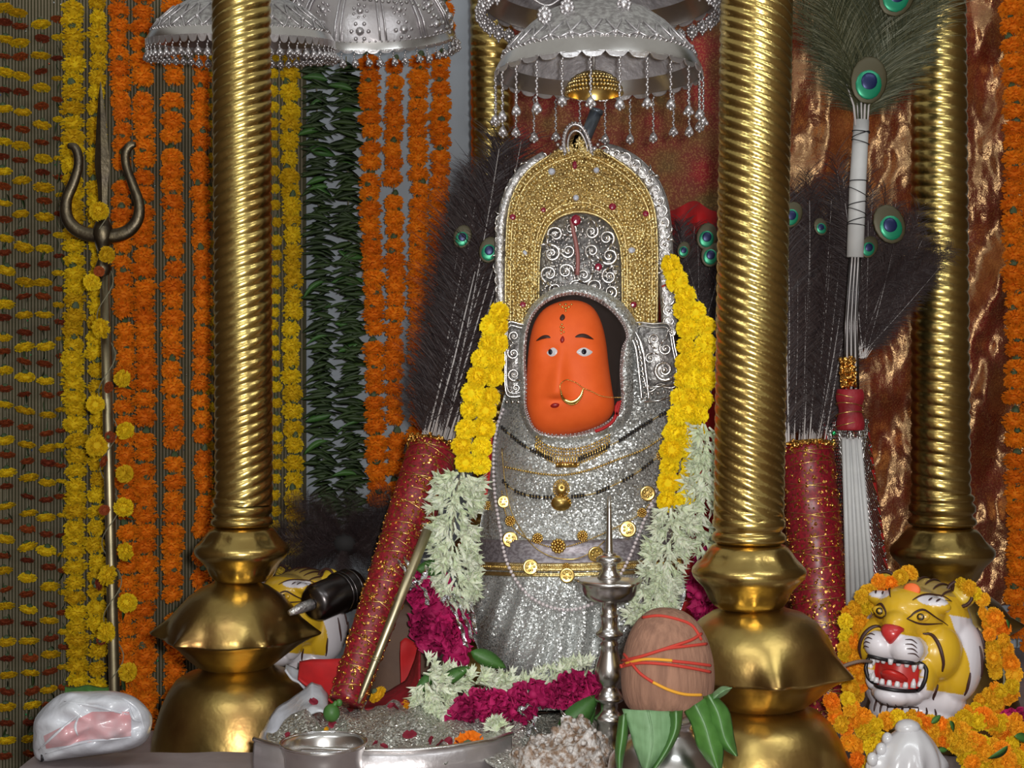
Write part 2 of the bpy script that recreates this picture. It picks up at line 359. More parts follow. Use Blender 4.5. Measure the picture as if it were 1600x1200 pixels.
bro = cloth(738, 1240, -60, 1000, 3.38, .003, 60, 90, 0).build('brocade_cloth', m1, loc=P(980, 1000, 3.38))
md = bro.modifiers.new('thick', 'SOLIDIFY'); md.thickness = .002; md.offset = 1
tag(bro, 'matt mottled red and brown brocade cloth hanging behind the idol', 'cloth')
m2 = cloth_mat('red_gold_foil', [(.36, (.16,.018,.008,1)), (.50, (.14,.006,.008,1)), (.66, (.26,.006,.014,1))], .22, .6, .2, .36, .65, 60)
bro = cloth(1225, 1630, -60, 945, 3.335, .026, 130, 260, 3).build('foil_cloth', m2, loc=P(1400, 945, 3.34))
md = bro.modifiers.new('thick', 'SOLIDIFY'); md.thickness = .002; md.offset = 1
tag(bro, 'crinkled shiny red and gold foil cloth hanging behind the pillars at the right', 'cloth')

# ================================================================ flowers and garlands
def marigold_mesh(name, petal, seed, ball=.55, layers=6, n=13, calyx=True):
    """flower with its stem axis up z (strung through the middle), radius 1"""
    rs = random.Random(seed); m = MB()
    m.sphere((0,0,0), (.66, .66, .66*ball), 9, 6)
    for l in range(layers):
        el = lerp(-62, 58, l/(layers-1))*PI/180; off = rs.random()
        for i in range(n):
            a = 2*PI*(i+off+rs.uniform(-.25, .25))/n; e = el+rs.uniform(-.14, .14); rr = rs.uniform(.88, 1.08); wd = .30
            def q(r, aa, ee): return (r*math.cos(ee)*math.cos(aa), r*math.cos(ee)*math.sin(aa), r*math.sin(ee)*ball)
            b0 = q(.42, a, e); p1 = q(rr, a-wd, e+rs.uniform(-.1, .1)); p2 = q(rr, a+wd, e+rs.uniform(-.1, .1)); mid = q(rr*.90, a, e+.22)
            m.add([b0, p1, mid, p2], [(0,1,2), (0,2,3)])
    if calyx: m.lathe([(.16, ball*.72), (.34, ball*.85), (.30, ball*1.15), (.12, ball*1.45)], n=7, mi=1)
    return m.mesh(name, [petal, M['calyx']], False)
FL = {}
for k in ('yellow', 'yellow_b', 'orange', 'rust', 'amber'):
    FL[k] = [marigold_mesh('marigold_'+k, M[k], s) for s in (1, 2, 3)]
FLB = {k: [marigold_mesh('marigold_ball_'+k, M[k], s, ball=.85, layers=8, n=15, calyx=False) for s in (4, 5)] for k in ('yellow_b', 'yellow', 'amber', 'orange')}
def leaf_mesh(name, mt, w=.2, droop=.25, fold=.05, seg=6, base=0.0):
    m = MB(); vs = []
    for i in range(seg+1):
        t = i/seg; hw = w*math.sin(PI*min(1, t*.96+.02))**.8*(1-.35*t)*(1 if 0 < i < seg else .08); z = -droop*t*t
        vs += [(t, -hw, z+fold*hw/w), (t, 0, z), (t, hw, z+fold*hw/w), (t, 0, z-.014)]
    fs = []
    for i in range(seg):
        a = i*4; b = a+4
        fs += [(a, a+1, b+1, b), (a+1, a+2, b+2, b+1), (a, b, b+3, a+3), (a+3, b+3, b+2, a+2)]
    fs += [(0,3,1),(1,3,2),(seg*4,seg*4+1,seg*4+3),(seg*4+1,seg*4+2,seg*4+3)]
    m.add(vs, fs); return m.mesh(name, mt, True)
LEAF = leaf_mesh('leaf', M['leaf'], .16, .22, .05)
LEAFL = leaf_mesh('leaf_fresh', M['leaf_l'], .26, .3, .07, 8)
LEAFP = leaf_mesh('leaf_pale', M['leaf_p'], .26, .3, .07, 8)

def wall_string(x0, x1, y0, y1, color, w, sp, label, Y=3.27, seq=None, group='strings of flowers hung against the back wall', jit=3, gapp=.0, tall=.55):
    """one hanging string; seq = list of (colour, width, calyx step) cycled"""
    g = thing('flower_garland', label, 'garland', P(x1, y1, Y), group)
    m = MB(); m.tube([P(lerp(x0, x1, t/12), lerp(y0-12, y1, t/12), Y) for t in range(13)], .0013, 5)
    m.build('string', M['thread'], g)
    y = y0; k = 0; lastgap = False
    while y < y1:
        c, ww, st = (color, w, sp) if seq is None else seq[k % len(seq)]
        t = (y-y0)/max(1, y1-y0); x = lerp(x0, x1, t)+rnd(-jit, jit)*.6+1.6*math.sin(y*.02+x0)
        s = ww*.5*S(Y)*rnd(.90, 1.1)
        me = random.choice(FL[c])
        hs = rnd(1.15, 1.5)*(st*S(Y)/s)/1.1 if seq is None else rnd(.65, .95)
        o = inst('marigold', me, g, P(x, y, Y-rnd(0, .012)), (rnd(-.28, .28), rnd(-.22, .22), rnd(0, 6.28)), (s, s, s*max(.6, min(1.9, hs))))
        if c == 'orange' and random.random() < .10: pass
        step = st*rnd(.82, 1.18)
        if gapp and random.random() < gapp: step *= 1.5
        y += step; k += 1
    return g
# sparse strings at the far left: yellow and rust blossoms with leaf buds between
def leafbits(g, x0, x1, y0, y1, Y, sp):
    y = y0
    while y < y1:
        t = (y-y0)/(y1-y0); x = lerp(x0, x1, t)
        o = inst('leaf', LEAF, g, P(x+rnd(-4, 4), y, Y-.004), (rnd(-.5, .5), rnd(.9, 1.9), random.choice((0, PI))+rnd(-.5, .5)), rnd(.020, .030)); y += sp*rnd(.8, 1.2)
sparse = [(6, 10, 12, 'loose string of yellow and rust marigolds at the very left edge'),
          (30, 50, 20, 'second loose string from the left, yellow and rust marigolds spaced apart'),
          (64, 80, 38, 'third loose string from the left, yellow and dark red marigolds spaced apart'),
          (90, 101, 30, 'thin string of small rust marigolds just left of the dense yellow strings')]
for i, (xa, xb, y0, lb) in enumerate(sparse):
    if i < 3: g = wall_string(xa, xb, y0, 1222, None, 0, 0, lb, seq=[('yellow', 31, 25), ('rust', 24, 27)], Y=3.29)
    else: g = wall_string(xa, xb, y0, 1200, None, 0, 0, lb, seq=[('rust', 20, 29), ('yellow', 20, 29)], Y=3.30)
    leafbits(g, xa, xb, y0+10, 1150, 3.29, 26)
wall_string(113, 121, 14, 1190, 'yellow', 38, 22, 'dense yellow marigold string left of the trident head')
wall_string(151, 152, 4, 1190, 'yellow', 31, 24, 'dense yellow marigold string directly behind the trident shaft', jit=4)
wall_string(186, 203, -10, 1170, 'orange', 35, 24, 'orange marigold string just right of the trident shaft', gapp=.1)
wall_string(223, 228, -6, 1160, 'orange', 39, 24, 'second orange marigold string right of the trident', gapp=.06)
wall_string(270, 271, 12, 1130, 'orange', 37, 25, 'third orange marigold string, its top under the small silver umbrella', gapp=.15)
wall_string(313, 318, 100, 1010, 'orange', 32, 25, 'orange marigold string showing along the left side of the left pillar', gapp=.08)
wall_string(330, 328, 60, 900, 'yellow', 16, 26, 'thin yellow string half hidden by the left edge of the left pillar', Y=3.31)
wall_string(428, 432, 88, 850, 'yellow', 18, 24, 'thin yellow string showing along the right side of the left pillar', Y=3.31)
wall_string(452, 460, 92, 862, 'yellow', 33, 25, 'yellow marigold string between the left pillar and the green leaf strings')
for xa, xb, y0, y1, lb, wd in ((576, 590, 100, 800, 'orange marigold string beside the green leaf strings', 38), (615, 618, 104, 770, 'second orange marigold string right of the leaf strings', 35),
                           (655, 652, 100, 720, 'third orange marigold string right of the leaf strings, under the big umbrella', 36), (688, 682, 96, 640, 'rightmost of the orange strings under the big silver umbrella', 36)):
    wall_string(xa, xb, y0, y1, 'orange', wd, 22, lb, gapp=.06)
wall_string(698, 700, -10, 50, 'orange', 28, 22, 'short orange string above the right rim of the big umbrella')
wall_string(1581, 1590, -8, 1010, 'orange', 38, 24, 'orange marigold string against the foil cloth at the right edge', Y=3.20, gapp=.08)
wall_string(1606, 1612, -8, 1010, 'orange', 34, 24, 'outermost orange string cut by the right edge of the view', Y=3.22)
# leaf strings
for (xa, xb, y0, y1, hw, lb) in ((494, 508, 98, 840, 24, 'left one of the two dark green leaf strings'), (541, 552, 100, 815, 25, 'right one of the two dark green leaf strings')):
    g = thing('leaf_garland', lb, 'garland', P(xb, y1, 3.27), 'dark green leaf strings on the back wall')
    MB().tube([P(lerp(xa, xb, t/12), lerp(y0-12, y1, t/12), 3.28) for t in range(13)], .0014, 5).build('string', M['thread'], g)
    n = 295
    for i in range(n):
        t = i/n; sd = 1 if i % 2 else -1; px = lerp(xa, xb, t)-sd*rnd(6, 18); py = lerp(y0, y1, t)+rnd(-3, 3)
        big = random.random() < .04
        a = rnd(-.5, .45)
        L_ = hw*rnd(1.15, 1.75)*S(3.27)
        R3 = Matrix.Rotation(0 if sd > 0 else PI, 3, 'Z') @ Matrix.Rotation(-a, 3, 'Y') @ Matrix.Rotation(rnd(.3, 1.5), 3, 'X')
        inst('leaf', LEAFL if big else LEAF, g, P(px, py, 3.27-rnd(0, .015)), R3.to_euler(), L_)

# ================================================================ pillars
def pillar(label, Y, xt, xb, hw_t, hw_b, y_end, pitch, starts, base, phase=0, rough=None):
    x0 = (xb-CX)/F*Y; root = thing('brass_pillar', label, 'pillar', (x0, Y, ZT), 'four spiral brass pillars of the canopy')
    s = S(Y); ztop = P(0, -70, Y).z; zbot = P(0, y_end, Y).z
    H = ztop-zbot; p = pitch*s; nr = 9; rows = int(H/p*nr); n = 56
    vs = []; m = MB()
    for j in range(rows+1):
        t = j/rows; z = lerp(zbot, ztop, t); cx = lerp(x0, (xt-CX)/F*Y, t); R0 = lerp(hw_b, hw_t, t)*s
        for i in range(n):
            a = 2*PI*i/n
            ph = (z/p+starts*a/(2*PI)+.06*noise.noise(Vector((z*30, a, 0))))+phase
            f = abs(math.sin(PI*ph))
            r = R0*(.93+.07*f**.7)
            vs.append((cx+r*math.cos(a), Y+r*math.sin(a), z))
    fs = [(j*n+i, j*n+(i+1) % n, (j+1)*n+(i+1) % n, (j+1)*n+i) for j in range(rows) for i in range(n)]
    m.add(vs, fs); m.build('spiral_shaft', M['brass'], root)
    base(root, Y, s)
    return root
def lathe_px(Y, xc, prof, n=48, mod=None):
    """prof [(radius px, row px)]"""
    m = MB(); c = P(xc, 600, Y)
    m.lathe([(r*S(Y), -(y-600)*S(Y)) for r, y in prof][::-1], (c.x, Y, CZ), n, mod); return m
def petal_mod(rows, amt, k, ph=0, dz=0):
    def f(i, a):
        wgt = rows.get(i, 0); c = abs(math.cos(k*(a+ph)/2))
        return 1+wgt*amt*(c**3-.35), dz*wgt*(c**6)
    return f
def capital(root, Y, xc, y0, k, dk='brass'):
    """ring mouldings and pot; y0 = row where the shaft ends, k = size factor"""
    q = lambda l: [(r*k, y0+dy*k) for r, dy in l]
    lathe_px(Y, xc, q([(38, -4), (42, 0), (45, 3), (45, 8), (42, 11), (44, 13), (47, 17), (47, 24), (43, 28), (42, 31), (45, 33), (48, 37), (48, 42), (44, 45), (40, 47)])).build('ring_moulding', M[dk], root)
    pr = q([(41, 47), (47, 49), (52, 54), (56, 60), (60, 67), (68, 73), (73, 79), (74, 84), (72, 90), (66, 97), (59, 104), (54, 111), (50, 119), (45, 126), (39, 131), (30, 132)])
    n = len(pr); wt = {n-1-3: .6, n-1-4: 1, n-1-2: .3, n-1-11: .7, n-1-12: 1, n-1-13: 1}
    lathe_px(Y, xc, pr, 64, petal_mod(wt, .06, 12)).build('pot', M[dk], root)
def lotus_bowl(root, Y, xc, rows, ph, mt='brass_old', n=96):
    """rows: profile from neck to foot with petal weights"""
    pr = [(r, y) for r, y, w_ in rows]; N_ = len(pr); wt = {N_-1-i: w_ for i, (_, _, w_) in enumerate(rows)}
    def f(i, a):
        wg = wt.get(i, 0); c = abs(math.cos(3*(a+ph)))
        return 1+wg*(.24*c**9-.05), wg*S(Y)*6*(c**5-.3)
    m = lathe_px(Y, xc, pr, n, f); m.build('lotus_bowl', M[mt], root)
def base_left(root, Y, s):
    capital(root, Y, 378, 776, 1.0)
    lotus_bowl(root, Y, 368, [(30, 905, 0), (38, 911, 0), (52, 917, 0), (72, 931, 0), (88, 948, 0), (100, 966, .2), (108, 982, .7), (113, 992, 1), (112, 995, 1), (104, 999, .9), (90, 1010, .5), (76, 1024, .2), (60, 1038, 0), (46, 1044, 0)], .0)
    lathe_px(Y, 372, [(44, 1038), (58, 1045), (80, 1052), (96, 1062), (108, 1080), (118, 1102), (126, 1128), (131, 1150), (133, 1172), (132, 1181.5)], 64).build('dome_foot', M['brass_old'], root)
def base_right(root, Y, s):
    capital(root, Y, 1170, 793, 1.20)
    lotus_bowl(root, Y, 1184, [(40, 948, 0), (50, 952, 0), (72, 958, 0), (92, 972, 0), (108, 992, 0), (118, 1012, .1), (124, 1030, .5), (128, 1046, .9), (128, 1050, 1), (118, 1054, .9), (106, 1066, .5), (92, 1084, .2), (76, 1098, 0), (60, 1104, 0)], .5)
    lathe_px(Y, 1186, [(58, 1100), (72, 1104), (94, 1112), (112, 1130), (126, 1155), (138, 1185), (148, 1220), (155, 1260), (157, 1301), (156, 1302)], 64).build('dome_foot', M['brass_old'], root)
def base_br(root, Y, s):
    capital(root, Y, 1472, 772, 1.08)
    lotus_bowl(root, Y, 1474, [(36, 912, 0), (60, 922, 0), (84, 940, 0), (96, 960, .2), (102, 975, 1), (96, 982, 1), (78, 1000, .3), (54, 1020, 0)], .3)
    lathe_px(Y, 1474, [(50, 1015), (80, 1026), (104, 1060), (118, 1110), (124, 1147.8)], 48).build('dome_foot', M['brass_old'], root)
def base_bl(root, Y, s):
    capital(root, Y, 772, 780, .9)
    lathe_px(Y, 772, [(30, 898), (80, 940), (100, 970), (80, 990), (48, 1005), (80, 1020), (100, 1056)], 32).build('dome_foot', M['brass_old'], root)
pillar('large spiral brass pillar in front, just right of the idol', 2.0, 1183, 1170, 57, 55, 812, 17.0, 8, base_right)
pillar('spiral brass pillar on the left, between the orange and yellow flower strings', 2.42, 377, 381, 46, 45, 788, 16.3, -6, base_left)
pillar('spiral brass pillar at the right behind the tiger head', 2.56, 1466, 1470, 42, 46, 786, 18.7, 2, base_br)
pillar('rear spiral brass pillar, its upper part seen left of the hanging umbrella', 3.07, 768, 772, 34, 34, 792, 16, 2, base_bl)

# ================================================================ silver umbrellas
def tassel_mesh(name, L_, r=.0021, flower=True):
    """twisted chain with a little bell cluster, hanging from its origin"""
    m = MB(); n = max(3, int(L_/.0038))
    for i in range(n):
        z = -L_*(i+.5)/n; m.sphere((r*.5*math.cos(i*2.1), r*.5*math.sin(i*2.1), z), (r, r, r*1.25), 5, 4)
    z = -L_
    m.lathe([(.0012, .003), (.005, -.001), (.0075, -.006), (.004, -.0085), (.0, -.010)], (0, 0, z), 8)
    for k in range(4):
        a = k*PI/2+.4; m.sphere((.0058*math.cos(a), .0058*math.sin(a), z-.009), .0034, 6, 4)
    m.sphere((0, 0, z-.013), .003, 6, 4)
    return m.mesh(name, M['silver'])
def floret_mesh(name):
    """flat stamped silver flower pendant with pointed tip, facing -y, hanging from origin"""
    m = MB(); m.tube([(0, 0, 0), (0, 0, -.006)], .0012, 5)
    for k in range(10):
        a = 2*PI*k/10; m.sphere((.0085*math.cos(a), 0, -.017+.0105*math.sin(a)), (.0038, .0022, .0038), 6, 4)
    m.sphere((0, -.001, -.017), (.0065, .003, .0075), 8, 6); m.sphere((0, 0, -.032), (.0028, .0028, .005), 6, 4)
    return m.mesh(name, M['silver'])
TAS = tassel_mesh('tassel', .062); TASS = tassel_mesh('tassel_short', .014); FLO = floret_mesh('flower_pendant')
def umbrella(label, c, R, prof, nt, tmesh,  tilt=0, scallops=30, engraved='silver_eng', sc_h=.008, chain=True, pattern=True):
    root = thing('silver_umbrella', label, 'umbrella', c); root.rotation_euler = (tilt, 0, 0)
    o = Vector(c)
    def bl(m, n, mt, smooth=True): return link(n, m.mesh(n, mt, smooth), root)
    pr = [(r*R, z*R) for r, z in prof]
    k = 3
    bl(MB().lathe(pr[:k], (0,0,0), 72, caps=False).lathe([(r-.004, z-.001) for r, z in pr[:k]][::-1], (0,0,0), 72, caps=False), 'rim_band', M['silver_pol'])
    bl(MB().lathe(pr[k-1:], (0,0,0), 72, caps=False), 'dome', M[engraved])
    bl(MB().lathe([(max(.001, r-.005), z-.003) for r, z in pr[k-1:]][::-1], (0,0,0), 72, caps=False), 'lining', M['silver_in'])
    # embossed lozenges, beaded line
    bd = MB(); rr, zz = pr[k-1]
    for i in range(90):
        a = 2*PI*i/90; bd.sphere((rr*math.cos(a), rr*math.sin(a), zz+.001), .0024, 5, 4)
    bl(bd, 'beading', M['silver'])
    rel = MB(); r2, z2 = pr[k]; r3, z3 = pr[min(len(pr)-1, k+1)]
    NL = 28 if pattern else 0
    for i in range(NL):
        for sgn in (-1, 1):
            a0 = 2*PI*i/NL; a1 = 2*PI*(i+sgn*.9)/NL
            pts = []
            for q in range(6):
                t = q/5; rb, zb = (lerp(rr, r2, t*2), lerp(zz, z2, t*2)) if t < .5 else (lerp(r2, r3, t*2-1), lerp(z2, z3, t*2-1))
                a = lerp(a0, a1, t); pts.append(((rb+.001)*math.cos(a), (rb+.001)*math.sin(a), zb+.001))
            rel.tube(pts, .0016, 4)
        a = 2*PI*(i+.5)/NL
        rel.sphere(((r2+.001)*math.cos(a), (r2+.001)*math.sin(a), z2), .0045, 6, 4)
    if NL: bl(rel, 'embossed_pattern', M['silver'])
    # scalloped lip
    lip = MB(); r0, z0 = pr[0]
    for i in range(scallops):
        a = 2*PI*i/scallops; hw = PI/scallops*.95; pts = []
        for q in range(7):
            t = -1+2*q/6; aa = a+hw*t; pts.append(((r0)*math.cos(aa), r0*math.sin(aa), z0-sc_h*(1-t*t)**.5))
        top = [(r0*math.cos(a+hw), r0*math.sin(a+hw), z0+.002), (r0*math.cos(a-hw), r0*math.sin(a-hw), z0+.002)]
        n = Vector((math.cos(a), math.sin(a), 0))*-.002
        lip.prism([Vector(p) for p in pts]+[Vector(p) for p in top], n)
    bl(lip, 'scalloped_lip', M['silver'], False)
    for i in range(nt):
        a = 2*PI*(i+.5)/nt; tm = tmesh
        loc = ((r0-.001)*math.cos(a), (r0-.001)*math.sin(a), z0-sc_h*.8)
        link('tassel', tm, root, loc, (-tilt, 0, 0) if tm is FLO else (-tilt, 0, rnd(0, 1)), (1, 1, rnd(.93, 1.07)))
    if chain:
        rt, zt = pr[-1]; m = MB(); m.lathe([(rt, zt), (rt*.4, zt+.012), (.006, zt+.02), (.006, zt+.30)], n=12); bl(m, 'hanging_rod', M['silver'])
    return root
# central umbrella over the crown
Yu = 2.25; c = P(935, 118, Yu)
DOME = [(1.0, 0), (.985, .05), (.93, .155), (.90, .20), (.80, .33), (.66, .47), (.50, .585), (.36, .64), (.30, .655), (.29, .70), (.31, .715), (.31, .74), (.26, .76), (.26, .86), (.12, .93)]
um1 = umbrella('embossed silver umbrella with hanging chain tassels, directly above the crown', (c.x, Yu, c.z), 163*S(Yu), DOME, 24, TAS)
# small gold umbrella nested inside it
gc = P(928, 148, 2.30); gr = 44*S(2.3); g = thing('gold_umbrella', 'small beaded gold umbrella hanging inside the silver umbrella over the crown', 'umbrella', gc)
m = MB(); m.lathe([(gr*math.cos(t), gr*.80*math.sin(t)) for t in [k*PI/2/8 for k in range(9)]], n=32, caps=False)
m.lathe([((gr-.003)*math.cos(t), (gr-.003)*.80*math.sin(t)) for t in [k*PI/2/8 for k in range(9)]][::-1], n=32, caps=False); link('dome', m.mesh('dome', M['gold']), g)
m = MB()
for j in range(7):
    t = (j+.3)*PI/2/7.5
    for i in range(int(44*math.cos(t))+4):
        a = 2*PI*i/(int(44*math.cos(t))+4); m.sphere((gr*math.cos(t)*math.cos(a), gr*math.cos(t)*math.sin(a), gr*.8*math.sin(t)), .0031, 5, 4)
link('beading', m.mesh('beading', M['gold_lt']), g)
link('hanging_rod', MB().tube([(0,0,gr*.75), (0,0,.15)], .003, 6).mesh('hanging_rod', M['silver']), g)
# larger tier behind and above
Yt = 2.62; c = P(936, 2, Yt)
um2 = umbrella('wider silver umbrella with flower pendants, cut by the top edge behind the central one', (c.x, Yt, c.z), 186*S(Yt), [(1.0, 0), (.985, .06), (.93, .17)]+DOME[3:], 40, FLO, tilt=-.04)
# string of flower pendants crossing in front of its dome
g = thing('silver_pendant_string', 'string of stamped silver flower pendants at the top centre above the umbrella', 'ornament', P(915, -20, 2.12))
cp = spline([(800, -30), (850, 8), (886, -8), (930, -22), (978, -10), (1010, -30)], 30); MB().tube([P(x, y, 2.16) for x, y in cp], .0016, 5).build('chain', M['silver'], g)
for x, y in ((851, 6), (886, -6), (975, -12)): inst('flower_pendant', FLO, g, P(x, y, 2.15), (0,0,0), 1.0)
# big tilted umbrella at the left
Yb = 2.98; c = P(576, 54, Yb)
um3 = umbrella('large engraved silver umbrella tilted forward over the orange and leaf strings', (c.x, Yb, c.z), 136*S(Yb),
    [(1.0, 0), (.985, .03), (.965, .09), (.90, .28), (.80, .44), (.66, .60), (.50, .74), (.36, .80), (.30, .84), (.30, .92), (.12, 1.0)], 44, TASS, tilt=.42, scallops=44, sc_h=.005, pattern=False, engraved='silver_sm')
m = MB()
for i in range(12):                 # raised panel seams and engraved flowers on the dome
    a = 2*PI*(i+.5)/12-PI/2; R_ = 136*S(Yb)
    for off in (-.035, .035):
        m.tube([((r*R_+.0022)*math.cos(a+off), (r*R_+.0022)*math.sin(a+off), z*R_+.001) for r, z in ((.965,.10),(.90,.28),(.80,.44),(.66,.60))], .0022, 5)
    a2 = 2*PI*i/12-PI/2
    for (rr_, zz_, big) in ((.93, .20, 1), (.83, .40, .8)):
        cc = Vector((rr_*R_*math.cos(a2), rr_*R_*math.sin(a2), zz_*R_)); up = Vector((-math.cos(a2)*.4, -math.sin(a2)*.4, 1)).normalized(); sd = Vector((-math.sin(a2), math.cos(a2), 0))
        for k in range(7 if big < 1 else 12):
                if big == 1 and k % 2: continue
                b_ = 2*PI*k/(7 if big < 1 else 12); m.sphere(cc+sd*.017*big*math.cos(b_)+up*.017*big*math.sin(b_), (.0045*big,)*3, 5, 4)
        m.sphere(cc, .009*big, 8, 5)
link('engraved_flowers', m.mesh('engraved_flowers', M['silver']), um3)
g = thing('silver_bead_string', 'string of dark silver beads draped over the top of the large tilted umbrella', 'ornament', P(640, 0, 2.8))
m = MB()
for x, y in resample(spline([(560, -2), (600, 2), (640, 4), (670, 18), (700, 44), (709, 78)], 30), 9): m.sphere(P(x, y, 2.80), 3.4*S(2.8), 6, 5)
m.build('bead', M['dkmetal'] if False else M['silver_eng'], g, kind='stuff')
# small one behind the left pillar
Ys = 2.70; c = P(377, 66, Ys)
um4 = umbrella('smaller silver umbrella with dense fringe behind the top of the left pillar', (c.x, Ys, c.z), 146*S(Ys),
    [(1.0, 0), (.98, .04), (.94, .10), (.86, .20), (.70, .34), (.52, .44), (.38, .52), (.30, .60), (.22, .72), (.1, .78)], 60, TASS, tilt=.16, scallops=60, sc_h=.012)
# ================================================================ the idol
YI = 2.50
BODY = [(455, 850, 960, .05), (480, 825, 1000, .07), (520, 805, 1030, .085), (600, 792, 1050, .10), (640, 782, 1058, .115), (700, 768, 1060, .13), (760, 760, 1056, .14), (820, 750, 1052, .145), (880, 737, 1062, .15), (930, 727, 1072, .155), (960, 730, 1062, .16)]
SKIRT = [(880, 735, 1064, .152), (930, 726, 1072, .17), (980, 735, 1040, .18), (1030, 752, 990, .185), (1080, 776, 940, .19), (1110, 780, 930, .19)]
def bodyY(px, py, tab=BODY, out=0.0):
    xl, xr, d = itab([(r[0], r[1], r[2], r[3]) for r in tab], py)
    xc, hw = (xl+xr)/2, (xr-xl)/2; u = max(-.98, min(.98, (px-xc)/hw))
    y = YI-d*(1-abs(u)**2.4)**.5
    # gathered folds of the shawl hanging in wide curves under the chin
    if py > 660: y -= .010*math.sin((py-690)/26+((px-890)/150)**2*2.2)*min(1, (py-660)/60)*max(0, 1-u*u)
    return y-out
def loft(tab, nu, nv, back=.10, pleat=None):
    m = MB(); y0, y1 = tab[0][0], tab[-1][0]
    def fn(u, v):
        py = lerp(y0, y1, v); xl, xr, d = itab(tab, py); xc, hw = (xl+xr)/2, (xr-xl)/2
        a = 2*PI*u
        c, s_ = math.cos(a), math.sin(a)
        px = xc+hw*math.copysign(abs(c)**.9, c)
        if s_ >= 0: Y = bodyY(px, py, tab)
        else: Y = YI+back*abs(s_)
        if pleat and s_ > -.1: Y += pleat(px, py)
        return P(px, py, Y)
    return m.grid(fn, nu, nv, cu=True)
idol = thing('idol', 'orange-faced temple idol dressed in silver glitter cloth, seated in the middle', 'idol', P(900, 1110, YI))
loft(BODY, 96, 90).build('shawl', M['glit'], idol)
def pl(px, py):
    q = min(1, max(0, (py-890)/60)); x = px-(py-900)*(-.35)*(1 if px < 860 else .3)
    return q*(-.010*abs(math.sin(x/13))**.7-.004*math.sin(x/5))
sk = loft(SKIRT, 200, 40, pleat=pl); sk.build('pleated_skirt', M['glit'], idol)
# woven band at the waist with golden edges
def band(y0, y1, mt, name, out, yo=lambda x: 0, xl=736, xr=1066, nv=8, th=.002):
    m = MB()
    m.grid(lambda u, v: (lambda px, py: P(px, py+yo(px), bodyY(px, py+yo(px), out=out+.0015*math.sin(v*9))))(lerp(xl, xr, u), lerp(y0, y1, v)), 90, nv)
    o = m.build(name, mt, idol); md = o.modifiers.new('thick', 'SOLIDIFY'); md.thickness = th; return o
yo = lambda x: 6*math.sin((x-736)/330*PI)+ (x-736)*-.02
band(842, 884, M['mesh_cloth'], 'woven_band', .003, yo)
band(878, 889, M['gold_lt'], 'gold_edging', .006, yo); band(893, 897, M['gold_lt'], 'gold_edging', .007, yo)
m = MB()
for r_ in range(3):
    for i in range(110):
        px = 742+i*2.95; py = 880+r_*4.0+yo(px)
        m.sphere(P(px, py, bodyY(px, py, out=.009)), 1.3*S(2.35), 5, 4)
m.build('gold_edging_beads', M['gold_lt'], idol)

# face
FO = [(897, 469), (917, 474), (931, 486), (941, 508), (947, 535), (951, 570), (956, 605), (960, 632), (955, 650), (938, 664), (910, 674), (880, 680), (852, 679), (835, 668), (826, 650), (822, 625), (823, 590), (825, 555), (829, 525), (836, 502), (850, 483), (872, 472)]
FOS = spline(FO, 96, True); FC = (888, 580)
def frad(a):
    best = None
    # distance from FC to outline along angle a
    dx, dy = math.cos(a), math.sin(a); n = len(FOS); R_ = 60
    for i in range(n):
        (x1, y1), (x2, y2) = FOS[i], FOS[(i+1) % n]; x1 -= FC[0]; x2 -= FC[0]; y1 -= FC[1]; y2 -= FC[1]
        ex, ey = x2-x1, y2-y1; den = dx*ey-dy*ex
        if abs(den) < 1e-9: continue
        t = (x1*ey-y1*ex)/den; s_ = (x1*dy-y1*dx)/den
        if t > 0 and -1e-6 <= s_ <= 1+1e-6: R_ = t; break
    return R_
YF = 2.372
def facedepth(px, py, rho):
    d = .052*max(0, 1-rho**3.2)**.55
    # nose: long ridge widening down to the tip
    if 535 < py < 640:
        t = (py-540)/75; cx = 878-8*t; wd = 9+7*max(0, t); h = .013*math.exp(-((px-cx)/wd)**2)*max(0, min(1, t*1.2+.1))
        if py > 612: h *= max(0, 1-((py-612)/12)**2) if py < 624 else 0
        d += h
    d -= .005*math.exp(-((px-858)/13)**2-((py-548)/12)**2)+.004*math.exp(-((px-914)/16)**2-((py-548)/12)**2)
    d += .003*math.exp(-((px-867)/14)**2-((py-634)/8)**2)
    return d
def faceY(px, py, out=0):
    a = math.atan2(py-FC[1], px-FC[0]); rho = min(1, math.hypot(px-FC[0], py-FC[1])/frad(a)); return YF-facedepth(px, py, rho)-out
m = MB(); NA = 96; NR = 40; vs = [P(FC[0], FC[1], faceY(*FC))]; fs = []
for j in range(1, NR+1):
    rho = (j/NR)
    for i in range(NA):
        a = 2*PI*i/NA; r = frad(a)*rho; px, py = FC[0]+r*math.cos(a), FC[1]+r*math.sin(a)
        vs.append(P(px, py, YF-facedepth(px, py, rho)))
for i in range(NA): r = frad(2*PI*i/NA); vs.append(P(FC[0]+r*math.cos(2*PI*i/NA), FC[1]+r*math.sin(2*PI*i/NA), YF+.04))
for i in range(NA): fs.append((0, 1+(i+1) % NA, 1+i))
for j in range(NR):
    for i in range(NA): a_, b_ = 1+j*NA, 1+(j+1)*NA; fs.append((a_+i, a_+(i+1) % NA, b_+(i+1) % NA, b_+i))
m.add(vs, fs); m.build('face', M['face'], idol)
FACE = bpy.data.objects['face']
def onface(pts, out=.0012): return [P(x, y, faceY(x, y, out)) for x, y in pts]
